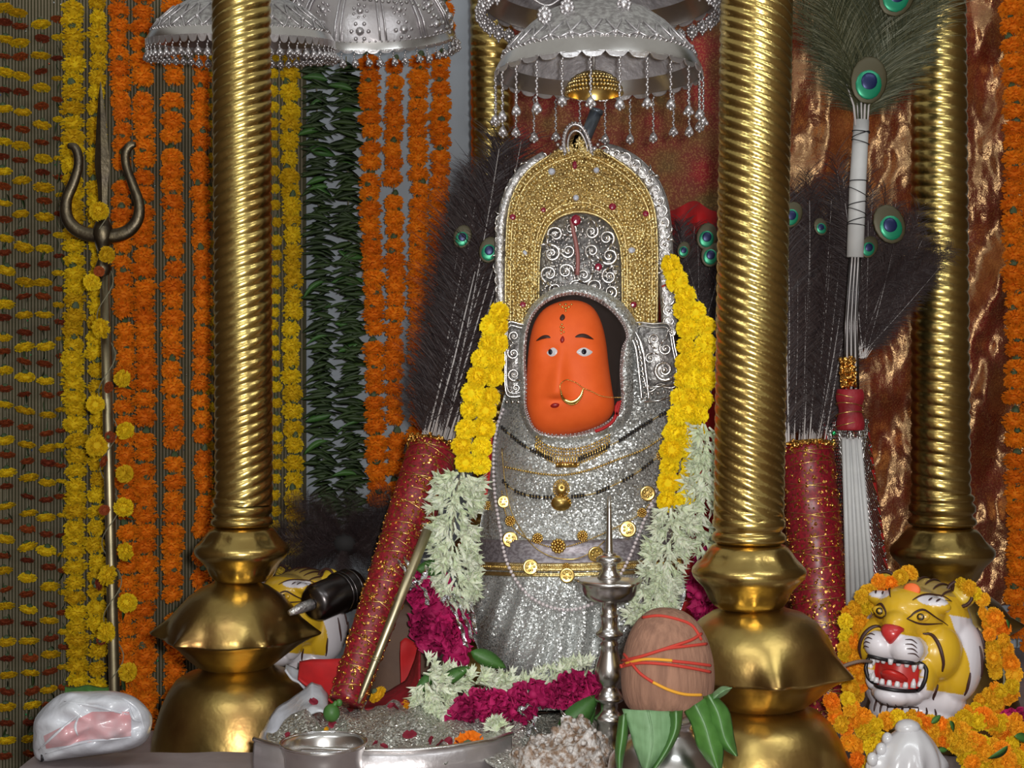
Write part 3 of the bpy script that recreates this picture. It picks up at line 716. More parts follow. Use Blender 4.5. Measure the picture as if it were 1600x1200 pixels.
def patch(name, outline, mt, parent, n=28, bulge=.0015, out=.0010):
    o = spline(outline, n, True); cx = sum(p[0] for p in o)/n; cy = sum(p[1] for p in o)/n; m = MB()
    vs = [P(cx, cy, faceY(cx, cy, out+bulge))]; K = 3
    for k in range(1, K+1):
        f = k/K
        for x, y in o:
            X, Y_ = lerp(cx, x, f), lerp(cy, y, f); vs.append(P(X, Y_, faceY(X, Y_, (out+bulge*(1-f*f)) if k < K else -.0012)))
    fs = [(0, 1+(i+1) % n, 1+i) for i in range(n)]
    for k in range(K-1):
        for i in range(n): a_, b_ = 1+k*n, 1+(k+1)*n; fs.append((a_+i, a_+(i+1) % n, b_+(i+1) % n, b_+i))
    m.add(vs, fs); return m.build(name, mt, parent)
def ell(cx, cy, rx, ry, n=10): return [(cx+rx*math.cos(2*PI*i/n), cy+ry*math.sin(2*PI*i/n)) for i in range(n)]
fp = idol
for nm, ol, ic, ir in (('eye', [(853, 552), (857, 546), (864, 542), (870, 545), (872, 550), (868, 556), (860, 558)], (860, 550), (4.2, 5.4)), ('eye', [(899, 550), (905, 544), (914, 542), (922, 546), (928, 550), (921, 556), (912, 558), (904, 555)], (912.5, 549.5), (5.2, 5.6))):
    e = patch(nm, ol, M['white_pt'], idol)
    patch('iris', ell(*ic, *ir), mat('eye_black', (.006,.005,.014,1), .3) if 'eye_black' not in bpy.data.materials else bpy.data.materials['eye_black'], e, bulge=.0022, out=.0024)
patch('eyebrow', [(835, 534), (842, 527), (850, 523), (858, 523.5), (862, 528), (855, 528.5), (845, 531)], M['brown_pt'], idol)
patch('eyebrow', [(896, 527), (902, 522), (911, 520.5), (920, 523), (931, 531), (922, 530), (910, 527.5), (903, 527.5)], M['brown_pt'], idol)
patch('forehead_mark', [(879, 490), (883, 493), (883, 498), (878, 502), (874, 499), (875, 494)], M['brown_pt'], idol)
patch('forehead_mark', [(879, 524), (882, 528), (882, 533), (877.5, 537), (874.5, 531)], M['dkred'], idol)
patch('mouth', [(859, 634), (863, 630), (869, 629), (875, 631), (873, 636), (867, 638), (861, 637)], M['dkred'], idol)
m = MB()
for (x, y, r) in ((878, 507, 2), (876, 511, 2), (880, 512, 2), (877, 516, 2.2), (881, 519, 1.8), (877, 521, 1.6), (875, 476, 2), (879, 480, 2.4), (884, 482, 2.6), (889, 480, 2.4), (893, 476, 2), (884, 476, 2.4), (884, 486, 1.8)):
    MB().sphere(P(x, y, faceY(x, y, .001)), r*S(2.3), 6, 5).build('gold_dot', M['gold'], idol)
# hood of glitter cloth, dark sheet in place of the shaded hollow inside it
OPEN = [(824, 600), (822, 560), (825, 520), (834, 494), (850, 476), (872, 465), (900, 461), (930, 470), (955, 487), (972, 508), (978, 528), (971, 545), (968, 580), (970, 620), (966, 640), (950, 657), (928, 668), (900, 676), (862, 677), (838, 669), (827, 648), (823, 630)]
OS = spline(OPEN, 120, True)
m = MB(); m.prism([P(x, y, 2.374+.003*math.sin(i)) for i, (x, y) in enumerate(OS[::3])], (0, .03, 0)); m.build('hollow_shade', M['hollow'], idol)
cx, cy = 895, 575
def hood(u, v):
    i = (u*120) % 120; x, y = OS[int(i) % 120]; dx, dy = x-cx, y-cy; L_ = math.hypot(dx, dy); k = v*lerp(13, 22, max(0, min(1, (x-840)/120)))
    X, Y_ = x+dx/L_*k, y+dy/L_*k
    return P(X, Y_, 2.372-.015*math.sin(PI*min(1, v*1.1))**.7-(.003*noise.noise(Vector((X*.1, Y_*.1, 1)))) + .012*v)
o = MB().grid(hood, 120, 9, cu=True).build('hood', M['glit'], idol)
m = MB()
for k, mt in ((1.5, 0), (4.5, 0)):
    for i in range(120):
        x, y = OS[i]; dx, dy = x-cx, y-cy; L_ = math.hypot(dx, dy); X, Y_ = x+dx/L_*k, y+dy/L_*k
        if i % 1 == 0: m.sphere(P(X, Y_, 2.372-.010-.002*k), 1.5*S(2.35), 5, 4)
m.build('hood_beading', M['silver'], idol)
m = MB(); m.tube([P(x, y, 2.335) for x, y in spline([(965, 650), (962, 638), (969, 626), (960, 655), (945, 668), (930, 674)], 14)], .0028, 6); m.build('red_lining', M['red_cloth'], idol)

# nose ring with its chain
g = thing('nose_ring', 'gold crescent nose ring with a fine chain across the orange cheek', 'jewellery', P(892, 620, faceY(892, 620, .01)))
cr = spline([(876, 611), (880, 623), (890, 629), (900, 627), (908, 618), (911, 607)], 26)
m = MB(); m.tube([P(x, y, faceY(x, y, .004)) for x, y in cr], lambda t: (1.1+3.4*math.sin(PI*t)**1.3)*S(2.3), 8, flat=.6)
for i, (x, y) in enumerate(cr): m.sphere(P(x+.5, y+3.2*math.sin(PI*i/26), faceY(x, y+2, .005)), 1.5*S(2.3), 5, 4)
m.build('crescent', M['gold'], g)
m = MB(); m.tube([P(x, y, faceY(x, y, .003)) for x, y in spline([(876, 611), (875, 602), (881, 595), (888, 593)], 10)], .0008, 5)
for x, y in resample(spline([(886, 593), (900, 598), (911, 606), (925, 612), (940, 619), (957, 621), (972, 621)], 30), 2.4): m.sphere(P(x, y, min(faceY(x, y, .0025), 2.36)), 1.25*S(2.3), 5, 4)
m.build('chain', M['gold'], g)

# ================================================================ crown
YCR = 2.405
crown = thing('crown', 'tall arched gold crown with red stones and scrolled silver border on the idol', 'crown', P(908, 510, YCR))
OUT = [(789, 505), (789, 440), (790, 380), (793, 335), (802, 300), (822, 268), (850, 246), (880, 232), (905, 226), (932, 232), (962, 247), (992, 270), (1013, 298), (1024, 330), (1028, 380), (1028, 440), (1027, 505)]
INN = [(843, 505), (843, 450), (844, 405), (848, 378), (857, 356), (872, 342), (890, 335), (905, 333), (922, 335), (940, 342), (956, 356), (966, 378), (970, 405), (971, 450), (971, 505)]
NO = 120; Os = resample(spline(OUT, 200), n=NO); Is = resample(spline(INN, 200), n=NO)
def cY(f): return YCR-.014*math.sin(PI*f)                        # gently bulging section of the arch
def ring(f, i): return (lerp(Is[i][0], Os[i][0], f), lerp(Is[i][1], Os[i][1], f))
m = MB(); m.grid(lambda u, v: P(*ring(v, min(NO-1, int(u*(NO-1)+.5))), cY(v)), NO, 10)
m.grid(lambda u, v: P(*ring(v, min(NO-1, int(u*(NO-1)+.5))), YCR+.012), NO, 2)
for f in (0, 1): m.grid(lambda u, v: P(*ring(f, min(NO-1, int(u*(NO-1)+.5))), lerp(YCR, YCR+.012, v)), NO, 2)
m.build('gold_arch', M['gold_dk'], crown)
m = MB()
for f in (.02, .16, .84, .98):                                    # raised rims dividing the bands
    m.tube([P(*ring(f, i), cY(f)-.001) for i in range(NO)], .0018, 5)
m.build('gold_rim', M['gold_lt'], crown)
m = MB()
for f, st, r in ((.09, 6, 3.0), (.24, 6, 2.9), (.76, 6, 2.9), (.91, 6, 3.0), (.38, 7, 2.8), (.63, 7, 2.8)):
    for x, y in resample([ring(f, i) for i in range(NO)], st): m.sphere(P(x, y, cY(f)-.0018), r*S(2.39)*rnd(.85, 1.15), 6, 5)
for i in range(1300):                                              # granulation between the rows
    k = random.randrange(NO); f = rnd(.04, .96); x, y = ring(f, k); m.sphere(P(x+rnd(-2, 2), y+rnd(-2, 2), cY(f)-.001), rnd(1.6, 3.4)*S(2.39), 5, 4)
m.build('gold_beading', M['gold_lt'], crown, kind='stuff')
def rosette_mesh(name, n, mt):
    m = MB()
    for k in range(n): a = 2*PI*k/n; m.sphere((.0052*math.cos(a), -.001, .0052*math.sin(a)), (.0026, .002, .0026), 6, 4)
    m.sphere((0, -.002, 0), .0034, 8, 5); return m.mesh(name, mt)
ROS = rosette_mesh('rosette', 7, M['gold_lt']); ROSS = rosette_mesh('rosette_silver', 7, M['silver'])
for x, y in resample([ring(.5, i) for i in range(NO)], 21): inst('rosette', ROS, crown, P(x, y, cY(.5)-.002), (0, rnd(0, 6), 0), rnd(1.0, 1.35))
# panel rising to the finial and the finial
m = MB(); tri = spline([(852, 250), (872, 232), (888, 222), (896, 212), (910, 212), (918, 224), (936, 234), (955, 248), (930, 244), (905, 238), (876, 243)], 30, True)
m.prism([P(x, y, YCR-.012) for x, y in tri], (0, .02, 0)); m.build('top_panel', M['gold_dk'], crown)
m = MB()
for i in range(130):
    x, y = random.choice(tri); x = lerp(905, x, rnd(0, .9)); y = lerp(232, y, rnd(0, .9)); m.sphere(P(x, y, YCR-.013), rnd(1.8, 3.2)*S(2.39), 5, 4)
m.build('gold_beading', M['gold_lt'], crown, kind='stuff')
m = MB(); fin = spline([(884, 240), (881, 224), (884, 207), (891, 197), (899, 194), (908, 198), (916, 210), (922, 226), (924, 240)], 26)
m.tube([P(x, y, YCR-.016) for x, y in fin], 2.9*S(2.39), 6); m.tube([P(lerp(903, x, .72), lerp(230, y, .72), YCR-.014) for x, y in fin], 2.0*S(2.39), 6)
for x, y in resample(fin, 4.6): m.sphere(P(x+(x-903)*.09, y+(y-225)*.09, YCR-.018), 2.1*S(2.39), 6, 5)
m.build('finial', M['silver'], crown)
m = MB(); m.prism([P(x, y, YCR-.012) for x, y in ((892, 232), (898, 212), (903, 204), (909, 214), (915, 232), (903, 240))], (0, .01, 0)); m.build('finial_panel', M['gold'], crown)
for x0 in (877, 929):
    m = MB(); m.sphere(P(x0, 232, YCR-.014), 4*S(2.39)); m.sphere(P(x0+(x0-903)*.2, 226, YCR-.014), 3*S(2.39)); m.sphere(P(x0+(x0-903)*.3, 219, YCR-.014), 1.8*S(2.39)); m.build('silver_bud', M['silver'], crown)
# silver centre plate with relief
m = MB(); cen = Is[::4]+[Is[-1]]
m.prism([P(x, y, YCR+.002) for x, y in cen], (0, .008, 0)); m.build('silver_plate', M['silver_eng'], crown)
SCR = MB()
sp_ = [(.011*(1-t*.80)*math.cos(t*9.5), 0, .011*(1-t*.80)*math.sin(t*9.5)) for t in [k/26 for k in range(27)]]
SCR.tube(sp_, lambda t: .0025*(1-.55*t), 6); SCR.sphere((0,-.001,0), (.0036, .0028, .0036), 8, 6)
SCR.tube([(.011, 0, 0), (.014, 0, -.007), (.012, 0, -.014)], [.0025, .0022, .0008], 6)
SCROLL = SCR.mesh('scroll', M['silver_pol'])
for k, (x, y, sc_, r) in enumerate([(868, 366, 1.0, .3), (892, 358, .8, 2), (924, 362, .9, 4), (948, 372, 1.0, 1), (862, 396, 1.1, 5), (888, 392, .9, 3), (925, 392, .9, 1.2), (952, 400, 1.1, 2.6), (858, 428, 1.1, 1.4), (884, 424, 1.0, .2),
    (912, 430, 1.0, 3.3), (952, 432, 1.0, 4.6), (868, 452, .9, 2.2), (900, 450, 1.0, 5.3), (930, 448, 1.0, .8), (954, 456, .9, 1.9)]):
    inst('scroll', SCROLL, crown, P(x, y, YCR-.003), (0, r, 0 if k % 2 else PI), sc_*1.25)
m = MB()
for i in range(420):
    t = rnd(0, 1); k = random.randrange(6, NO-6); x = lerp(907, Is[k][0], t**.5*.95); y = lerp(420, Is[k][1], t**.5*.95)
    if y < 470: m.sphere(P(x, y, YCR), rnd(1.4, 3.2)*S(2.39), 5, 4)
m.build('silver_beading', M['silver_pol'], crown, kind='stuff')
m = MB(); m.tube([P(x, y, YCR-.006) for x, y in spline([(893, 342), (896, 362), (900, 380), (903, 405), (902, 430)], 12)], [3.5*S(2.4)]*12, 6); m.build('pink_stem', mat('pinkish_enamel', (.32,.12,.11,1), .4), crown)
# scrolled silver border outside the arch
path = resample(spline([(783, 500), (782, 450), (781, 400), (783, 352), (790, 318), (802, 288), (824, 262), (852, 244)], 60), 15)
for k, (x, y) in enumerate(path): inst('scroll', SCROLL, crown, P(x-2, y, YCR+.004), (0, k*1.9, 0 if k % 2 else PI), .72)
pathr = resample(spline([(945, 236), (965, 242), (990, 256), (1012, 278), (1026, 302), (1034, 330), (1038, 370), (1040, 410), (1042, 450), (1045, 490), (1046, 520)], 60), 17)
for k, (x, y) in enumerate(pathr): inst('scroll', SCROLL, crown, P(x, y, YCR+.002), (0, k*2.1+1, 0 if k % 2 else PI), .98)
for pth, w0 in ((path, 6), (pathr, 11)):
    m = MB(); pp = spline(pth, 60)
    def strip(u, v):
        i = min(59, int(u*59+.5)); a = pp[max(0, i-1)]; b = pp[min(59, i+1)]; dx, dy = b[0]-a[0], b[1]-a[1]; L_ = math.hypot(dx, dy) or 1
        o = (v-.5)*2*w0; return P(pp[i][0]-dy/L_*o, pp[i][1]+dx/L_*o, YCR+.008-.004*math.sin(PI*v))
    m.grid(strip, 60, 6); o = m.build('silver_border', M['silver_eng'], crown); md = o.modifiers.new('t', 'SOLIDIFY'); md.thickness = .004; md.offset = -1
    m = MB()
    for sg in (-1, 1):
        m.tube([strip(i/59, .5+.5*sg)+Vector((0, -.003, 0)) for i in range(60)], .0016, 5)
    m.build('silver_rim', M['silver_pol'], crown)
# lower side panels: silver, right one with a big scroll, left one narrow
def sidepanel(outline, scrolls, name='side_panel'):
    m = MB(); ol = spline(outline, 40, True); m.prism([P(x, y, YCR-.020) for x, y in ol], (0, .016, 0)); pn = m.build(name, M['silver_eng'], crown)
    m = MB(); m.tube([P(x, y, YCR-.022) for x, y in ol], .0017, 5, closed=True); m.tube([P(lerp(sum(p[0] for p in ol)/40, x, .86), lerp(sum(p[1] for p in ol)/40, y, .9), YCR-.022) for x, y in ol], .0011, 5, closed=True); m.build('silver_rim', M['silver_pol'], crown)
    for k, (x, y, s_, r) in enumerate(scrolls): inst('scroll', SCROLL, crown, P(x, y, YCR-.024), (0, r, 0 if k % 2 else PI), s_)
sidepanel([(792, 507), (812, 506), (824, 512), (820, 540), (817, 580), (818, 614), (800, 620), (790, 610), (789, 560)], [(803, 525, .8, 1), (802, 552, .95, 4), (803, 585, 1.0, 2), (806, 606, .6, 2)])
sidepanel([(990, 507), (1020, 506), (1046, 508), (1054, 540), (1060, 570), (1060, 596), (1050, 606), (1030, 604), (1014, 612), (1006, 590), (1000, 550)], [(1022, 530, .9, 1), (1040, 545, 1.0, 4), (1038, 578, 1.7, 2.4), (1016, 560, .8, 5), (1050, 520, .7, 0)])
m = MB()
for dx in (0, 11):
    pts = spline([(976+dx, 508), (992+dx, 540), (998+dx, 580), (1003+dx, 625)], 24); m.tube([P(x, y, YCR-.030) for x, y in pts], .0018, 5)
for x, y in resample(spline([(981, 508), (997, 540), (1003, 580), (1008, 622)], 24), 8): m.sphere(P(x, y, YCR-.031), 2.4*S(2.37), 6, 5)
m.tube([P(x, y, YCR-.030) for x, y in ((1006, 606), (1030, 604), (1056, 600))], .0018, 5); m.tube([P(x, y, YCR-.030) for x, y in ((1006, 628), (1030, 626), (1056, 616))], .0018, 5)
for x in range(1010, 1056, 9): m.sphere(P(x, 616-(x-1010)*.12, YCR-.031), 2.4*S(2.37), 6, 5)
for x in range(792, 822, 9): m.sphere(P(x, 628, YCR-.022), 2.8*S(2.37), 6, 5)
m.build('silver_beading', M['silver_pol'], crown, kind='stuff')
def gem(x, y, rx, ry, mt, Y, parent=crown, name='red_stone'):
    m = MB(); c = P(x, y, Y); s_ = S(Y); m.lathe([(1, 0), (.95, .25), (.6, .5), (.0, .55)], (0,0,0), 8)
    m.v = [Vector((v.x*rx*s_, -v.z*max(rx, ry)*s_, v.y*ry*s_))+c for v in m.v]; m.f = [f[::-1] for f in m.f]
    m.build(name, mt, parent, smooth=False)
for x, y, rx, ry in ((898, 258, 4, 7), (801, 339, 5, 5), (957, 323, 6, 6), (1009, 334, 5, 5), (849, 328, 4, 4), (817, 476, 5, 5), (990, 476, 5, 5)): gem(x, y, rx, ry, M['ruby'], YCR-.017)
for x, y, rx, ry in ((900, 344, 8, 9), (935, 417, 6, 6)): gem(x, y, rx, ry, M['ruby'], YCR-.008)
for x, y, rx, ry in ((862, 268, 6, 6), (932, 266, 5, 5), (900, 309, 5, 5), (820, 396, 4, 5), (987, 391, 6, 5)): gem(x, y, rx, ry, M['diamond'], YCR-.017, name='clear_stone')
# loop and red thread at the right of the crown
m = MB(); m.tube([P(x, y, YCR) for x, y in ell(1052, 424, 11, 17, 20)], .0014, 5, closed=True); m.build('wire_loop', M['silver'], crown)
m = MB(); m.tube([P(x, y, YCR-.005) for x, y in spline([(1034, 448), (1046, 443), (1058, 438), (1064, 430)], 10)], .0018, 5); m.build('red_thread', M['mauli'], crown)

g = thing('grey_rod', 'short blue-grey metal rod leaning behind the tip of the crown', 'rod', P(915, 225, 2.46))
m = MB(); m.tube([P(908, 232, 2.46), P(918, 208, 2.46), P(931, 176, 2.46)], [9*S(2.46), 9.5*S(2.46), 10*S(2.46)], 16); m.build('shaft', M['grey_rod'], g)
m = MB(); m.tube([P(931, 177, 2.459), P(933, 171, 2.459)], 10.8*S(2.46), 16); m.build('cap', M['grey_rod'], g)

# ================================================================ necklaces
bpy.context.view_layer.update()
def bvh_of(objs):
    vs = []; fs = []
    for o in objs:
        off = parent_world(o); k = len(vs)
        vs += [v.co+off for v in o.data.vertices]; fs += [tuple(i+k for i in p.vertices) for p in o.data.polygons]
    return BVHTree.FromPolygons(vs, fs)
BB = bvh_of([o for o in idol.children if o.type == 'MESH' and o.name.split('.')[0] in ('shawl', 'pleated_skirt', 'woven_band', 'hood', 'gold_edging')])
def at_body(x, y, out=.004):
    a = P(x, y, 1.9); d = (P(x, y, 2.7)-a).normalized(); h = BB.ray_cast(a, d)
    if h[0] is None: return P(x, y, bodyY(x, y, out=out))
    return h[0]-d*out
def necklace(label, name='necklace'): return thing(name, label, 'necklace', at_body(885, 760, .004), 'necklaces laid over the silver shawl')
# 1 gold fringe collar
g = necklace('broad gold collar of hanging drops directly under the chin')
for r_, (off, r) in enumerate(((0, 2.2), (5, 2.0), (10, 2.0))):
    m = MB()
    for x, y in resample(spline([(838, 683+off), (850, 694+off), (868, 700+off), (888, 702+off), (912, 699+off), (935, 690+off), (952, 680+off)], 50), 4.4): m.sphere(at_body(x, y), r*S(2.35), 6, 5)
    m.build('bead_row', M['gold'], g)
cl = resample(spline([(836, 694), (852, 706), (870, 713), (888, 714), (910, 711), (934, 702), (950, 693)], 50), 4.4)
dr = MB(); dr.sphere((0, 0, -.005), (.0016, .0016, .006), 6, 5); dr.sphere((0, 0, -.012), .0022, 6, 5); DROP = dr.mesh('drop', M['gold'])
for x, y in cl: inst('drop', DROP, g, at_body(x, y, .006), (0, (x-890)*.004, 0), 1)
m = MB(); m.box(at_body(868, 722, .006), at_body(868, 722, .006)+Vector((.036, -.004, -.009)))
for k in range(5): m.sphere(at_body(871+k*8, 726, .010), 3.2*S(2.34), 7, 5)
m.build('centre_plaque', M['gold'], g)
def chain(g, pts, r, st, mt, name='chain', out=.004, kind=None):
    m = MB()
    for x, y in resample(spline(pts, 70), st): m.sphere(at_body(x, y, out), r*S(2.34), 6, 5)
    m.build(name, mt, g)
def blacksegs(g, pts, segs, out=.005, w=3.2):
    pp = resample(spline(pts, 80), n=100)
    for a, b in segs:
        m = MB()
        for x, y in resample(pp[int(a*99):max(int(a*99)+2, int(b*99))], 4.2):
            m.sphere(at_body(x, y-1.6, out), w*.62*S(2.34), 6, 5); m.sphere(at_body(x, y+1.8, out), w*.62*S(2.34), 6, 5)
        m.build('black_beads', M['black'], g)
g = necklace('upper black bead necklace with gold links crossing below the gold collar')
pa = [(784, 668), (800, 682), (820, 697), (840, 708), (862, 717)]; pb = [(905, 717), (935, 704), (965, 690), (1000, 668), (1030, 650), (1052, 638)]
blacksegs(g, pa, [(0, .12), (.22, .52), (.62, 1)]); blacksegs(g, pb, [(0, .32), (.42, .78), (.86, 1)])
chain(g, pa, 1.4, 3, M['gold'], out=.003); chain(g, pb, 1.4, 3, M['gold'], out=.003)
g = necklace('thin gold bead chain curving below the black bead necklace')
chain(g, [(790, 730), (820, 736), (850, 741), (885, 742), (925, 733), (965, 718), (1010, 700), (1050, 672)], 2.1, 4.0, M['gold'])
g = necklace('lower black bead necklace with a large gold pendant in its middle')
pa = [(786, 752), (800, 764), (820, 773), (845, 777), (862, 777)]; pb = [(894, 776), (925, 772), (955, 760), (990, 742), (1020, 720), (1045, 700)]
blacksegs(g, pa, [(0, .14), (.3, .5), (.6, .78), (.86, 1)]); blacksegs(g, pb, [(0, .12), (.24, .36), (.5, .6), (.7, .82)])
chain(g, pa, 1.5, 3, M['gold'], out=.003); chain(g, pb, 1.5, 3, M['gold'], out=.003)
m = MB()
for k in range(22):
    a = 2*PI*k/22; m.tube([at_body(877, 764, .010), at_body(877+11*math.cos(a), 764+13*math.sin(a), .006)], .0012, 4); m.sphere(at_body(877+12*math.cos(a), 764+14*math.sin(a), .006), 1.9*S(2.34), 6, 5)
m.lathe([(16*S(2.34), 0), (15*S(2.34), .004), (0, .006)], (0,0,0), 16, caps=False)
c0 = at_body(877, 786, .006)
for i in range(len(m.v)-48, len(m.v)): v = m.v[i]; m.v[i] = Vector((v.x, -v.z, v.y*.8))+c0
for k in range(16):
    a = 2*PI*k/16; m.sphere(at_body(877+15*math.cos(a), 786+11*math.sin(a), .008), 1.8*S(2.34), 6, 5)
m.build('pendant', M['gold'], g)
# coins
g = necklace('long gold necklace of coins and rosettes low on the chest')
chain(g, [(784, 768), (788, 795), (797, 818), (815, 836), (838, 848), (872, 856), (910, 847), (940, 835), (975, 818), (1003, 801), (1022, 775), (1030, 748)], 1.6, 3.4, M['gold'])
cm = MB(); cm.lathe([(0, -.0005), (.0125, 0), (.0135, .0012), (.0125, .0028), (.0105, .0022), (0, .0030)], n=24)
for k in range(7): cm.sphere((.006*math.cos(k), .006*math.sin(k*2.1), .003), (.0025, .0025, .001), 6, 4)
cm.v = [Vector((v.x, -v.z, v.y)) for v in cm.v]; COIN = cm.mesh('coin', M['gold'])
cr_ = MB()
for k in range(12):
    a = 2*PI*k/12; cr_.sphere((.0075*math.cos(a), -.002, .0075*math.sin(a)), .0024, 6, 4)
for k in range(7):
    a = 2*PI*k/7; cr_.sphere((.0042*math.cos(a), -.0035, .0042*math.sin(a)), .0022, 6, 4)
cr_.sphere((0,-.004,0), .0026, 6, 4); RS2 = cr_.mesh('rosette_gold', M['gold'])
for x, y, k in ((797, 843, 1), (829, 886, 1), (886, 899, .95), (931, 866, 1), (981, 827, 1.05), (1012, 771, 1), (787, 784, .8)): inst('coin', COIN, g, at_body(x, y, .006), (rnd(-.2, .1), rnd(-1, 1), rnd(-.15, .15)), k)
for x, y, k in ((872, 853, 1.35), (910, 837, 1.0), (840, 841, 1.0), (797, 814, 1.0), (1003, 801, .9), (885, 886, .8), (1033, 712, 1), (762, 790, .9)): inst('rosette', RS2, g, at_body(x, y, .006), (0, rnd(0, 3), 0), k)
g = necklace('very fine plain gold cord hanging in a deep loop over the coins')
m = MB(); m.tube([at_body(x, y, .006) for x, y in spline([(784, 700), (788, 745), (796, 790), (808, 818), (826, 845), (845, 862), (870, 872), (900, 873), (925, 862), (945, 845)], 60)], .0009, 5); m.build('cord', M['gold'], g)
g = necklace('long pearl string falling down both sides of the dress to a loop above the skirt'); g['label'] = 'long pearl string falling down both sides of the dress to a loop above the skirt'
pm = MB(); pm.sphere((0,0,0), 3.1*S(2.33), 10, 8); PEARL = pm.mesh('pearl', M['pearl'])
pr_ = resample(spline([(786, 640), (777, 665), (772, 700), (771, 740), (774, 780), (781, 825), (788, 865), (797, 890), (812, 915), (832, 935), (858, 948), (885, 953), (915, 948), (945, 930), (968, 900), (985, 868), (998, 835), (1012, 800), (1024, 770), (1036, 735), (1044, 705)], 160), 6.6)
for x, y in pr_: inst('pearl', PEARL, g, at_body(x, y, .009))
g = thing('pearl_tassel', 'cluster of small pearls beside the gold coin at the right edge of the shawl', 'ornament', at_body(1026, 778, .008))
for x, y in ((1024, 768), (1031, 771), (1022, 775), (1029, 779), (1034, 776), (1025, 784), (1019, 790), (1032, 786)): inst('pearl', PEARL, g, at_body(x, y, .010), (0,0,0), 1.05)
# red bows at the shoulders
def bow(label, outl, Y, mt=M['red_cloth']):
    g = thing('red_ribbon', label, 'ribbon', P(outl[0][0], outl[0][1], Y)); o = spline(outl, 24, True); m = MB()
    m.prism([P(x, y, Y+.006*math.sin(i*1.3)) for i, (x, y) in enumerate(o)], (0, .003, 0)); m.build('cloth', mt, g, smooth=False)
bow('red ribbon end beside the pearls at the foot of the left yellow garland', [(758, 730), (766, 690), (770, 672), (768, 720), (762, 770), (752, 790), (745, 780)], 2.36)
bow('red ribbon end between the crown and the right yellow garland', [(1058, 532), (1070, 538), (1075, 548), (1068, 556), (1062, 545)], 2.35)
bow('red ribbon end low on the right garland beside the white flowers', [(1102, 722), (1098, 745), (1084, 770), (1078, 758), (1088, 735)], 2.33)
# ================================================================ flower garlands on the idol
def poms(g, pts, dia, per, color, Y, step, spread, flat=(.8, 1), meshes=None, name='marigold'):
    pp = resample(spline(pts, 80), step)
    for x, y, w_ in pp:
        n = max(1, int(round(w_/dia*1.5)))
        for k in range(n):
            o = 0 if n == 1 else lerp(-.5, .5, k/(n-1))*(w_-dia*.75)
            s_ = dia*.5*S(Y)*rnd(.92, 1.15)
            inst(name, random.choice(meshes or FLB[color]), g, P(x+o+rnd(-2, 2), y+rnd(-3, 3)+abs(o)*.15, Y-rnd(-.004, .010)), (rnd(-1.8, -.9), rnd(-.6, .6), rnd(0, 6.28)), s_)
def yg(label, pts, Y):
    g = thing('marigold_garland', label, 'garland', P(pts[-1][0], pts[-1][1], Y), 'thick yellow marigold garland halves on the idol')
    MB().tube([P(x, y, Y+.012) for x, y, w_ in spline(pts, 30)], .002, 5).build('string', M['thread'], g)
    poms(g, pts, 36, 1, 'yellow_b', Y, 26, 1); return g
g = yg('bright yellow marigold garland on the left side of the idol', [(781, 487, 22), (773, 515, 40), (767, 545, 46), (759, 580, 52), (752, 615, 54), (745, 650, 54), (737, 690, 56), (740, 722, 52)], 2.325)
yg('bright yellow marigold garland on the right side, beside the large front pillar', [(1051, 415, 18), (1062, 448, 28), (1078, 482, 44), (1088, 512, 54), (1086, 545, 60), (1084, 580, 62), (1080, 620, 62), (1072, 660, 62), (1065, 700, 60), (1062, 735, 56), (1058, 778, 54)], 2.30)
# tuberose florets
def floret(name, seed, mt, np_=6):
    rs = random.Random(seed); m = MB()
    m.tube([(0,0,0), (.35, 0, .02)], [.05, .075], 6)
    for k in range(np_):
        a = 2*PI*k/np_+rs.uniform(-.3, .3); op = rs.uniform(.30, .75); L_ = rs.uniform(.5, .72)
        d = Vector((math.cos(op), math.sin(op)*math.cos(a), math.sin(op)*math.sin(a))); sd = Vector((0, -math.sin(a), math.cos(a)))*.085
        b0 = Vector((.32, 0, .0)); mid = b0+d*L_*.55; tip = b0+d*L_+Vector((-.06, math.cos(a)*.08, math.sin(a)*.08))
        m.add([b0-sd*.5, b0+sd*.5, mid+sd, tip, mid-sd, mid+d.cross(sd)*.25], [(0, 1, 5), (1, 2, 5), (2, 3, 5), (3, 4, 5), (4, 0, 5)])
    return m.mesh(name, mt, False)
FR = [floret('tuberose', s, M['white_fl']) for s in (1, 2, 3, 4)]
def whites(label, pts, Y, n, size=34, name='tuberose_garland', zs=.018):
    g = thing(name, label, 'garland', P(pts[-1][0], pts[-1][1], Y), 'white tuberose garlands')
    MB().tube([P(x, y, Y+.012) for x, y, w_ in spline(pts, 30)], .002, 5).build('string', M['thread'], g)
    pp = spline(pts, 200)
    for i in range(n):
        k = random.randrange(1, 199); x, y, w_ = pp[k]; tx, ty = pp[k+1][0]-pp[k-1][0], pp[k+1][1]-pp[k-1][1]; L_ = math.hypot(tx, ty) or 1; nx, ny = -ty/L_, tx/L_
        o = rnd(-1, 1); a = math.atan2(-(ny*o*1.2+ty/L_*.5), nx*o*1.2+tx/L_*.5)+rnd(-.7, .7)   # outward direction in x,z
        el = rnd(-.1, .9)
        R3 = Matrix.Rotation(-a, 3, 'Y') @ Matrix.Rotation(-el, 3, 'Z') @ Matrix.Rotation(rnd(0, 6), 3, 'X')
        px, py = x+nx*o*w_*.30, y+ny*o*w_*.30
        inst('tuberose', random.choice(FR), g, P(px, py, Y-zs*(1-o*o)-rnd(0, .006)), R3.to_euler(), size*S(Y)*rnd(.8, 1.15))
    return g
whites('white tuberose garland hanging at the left below the yellow marigolds', [(722, 738, 60), (712, 775, 78), (708, 820, 78), (704, 860, 76), (712, 895, 66), (722, 925, 44)], 2.30, 240)
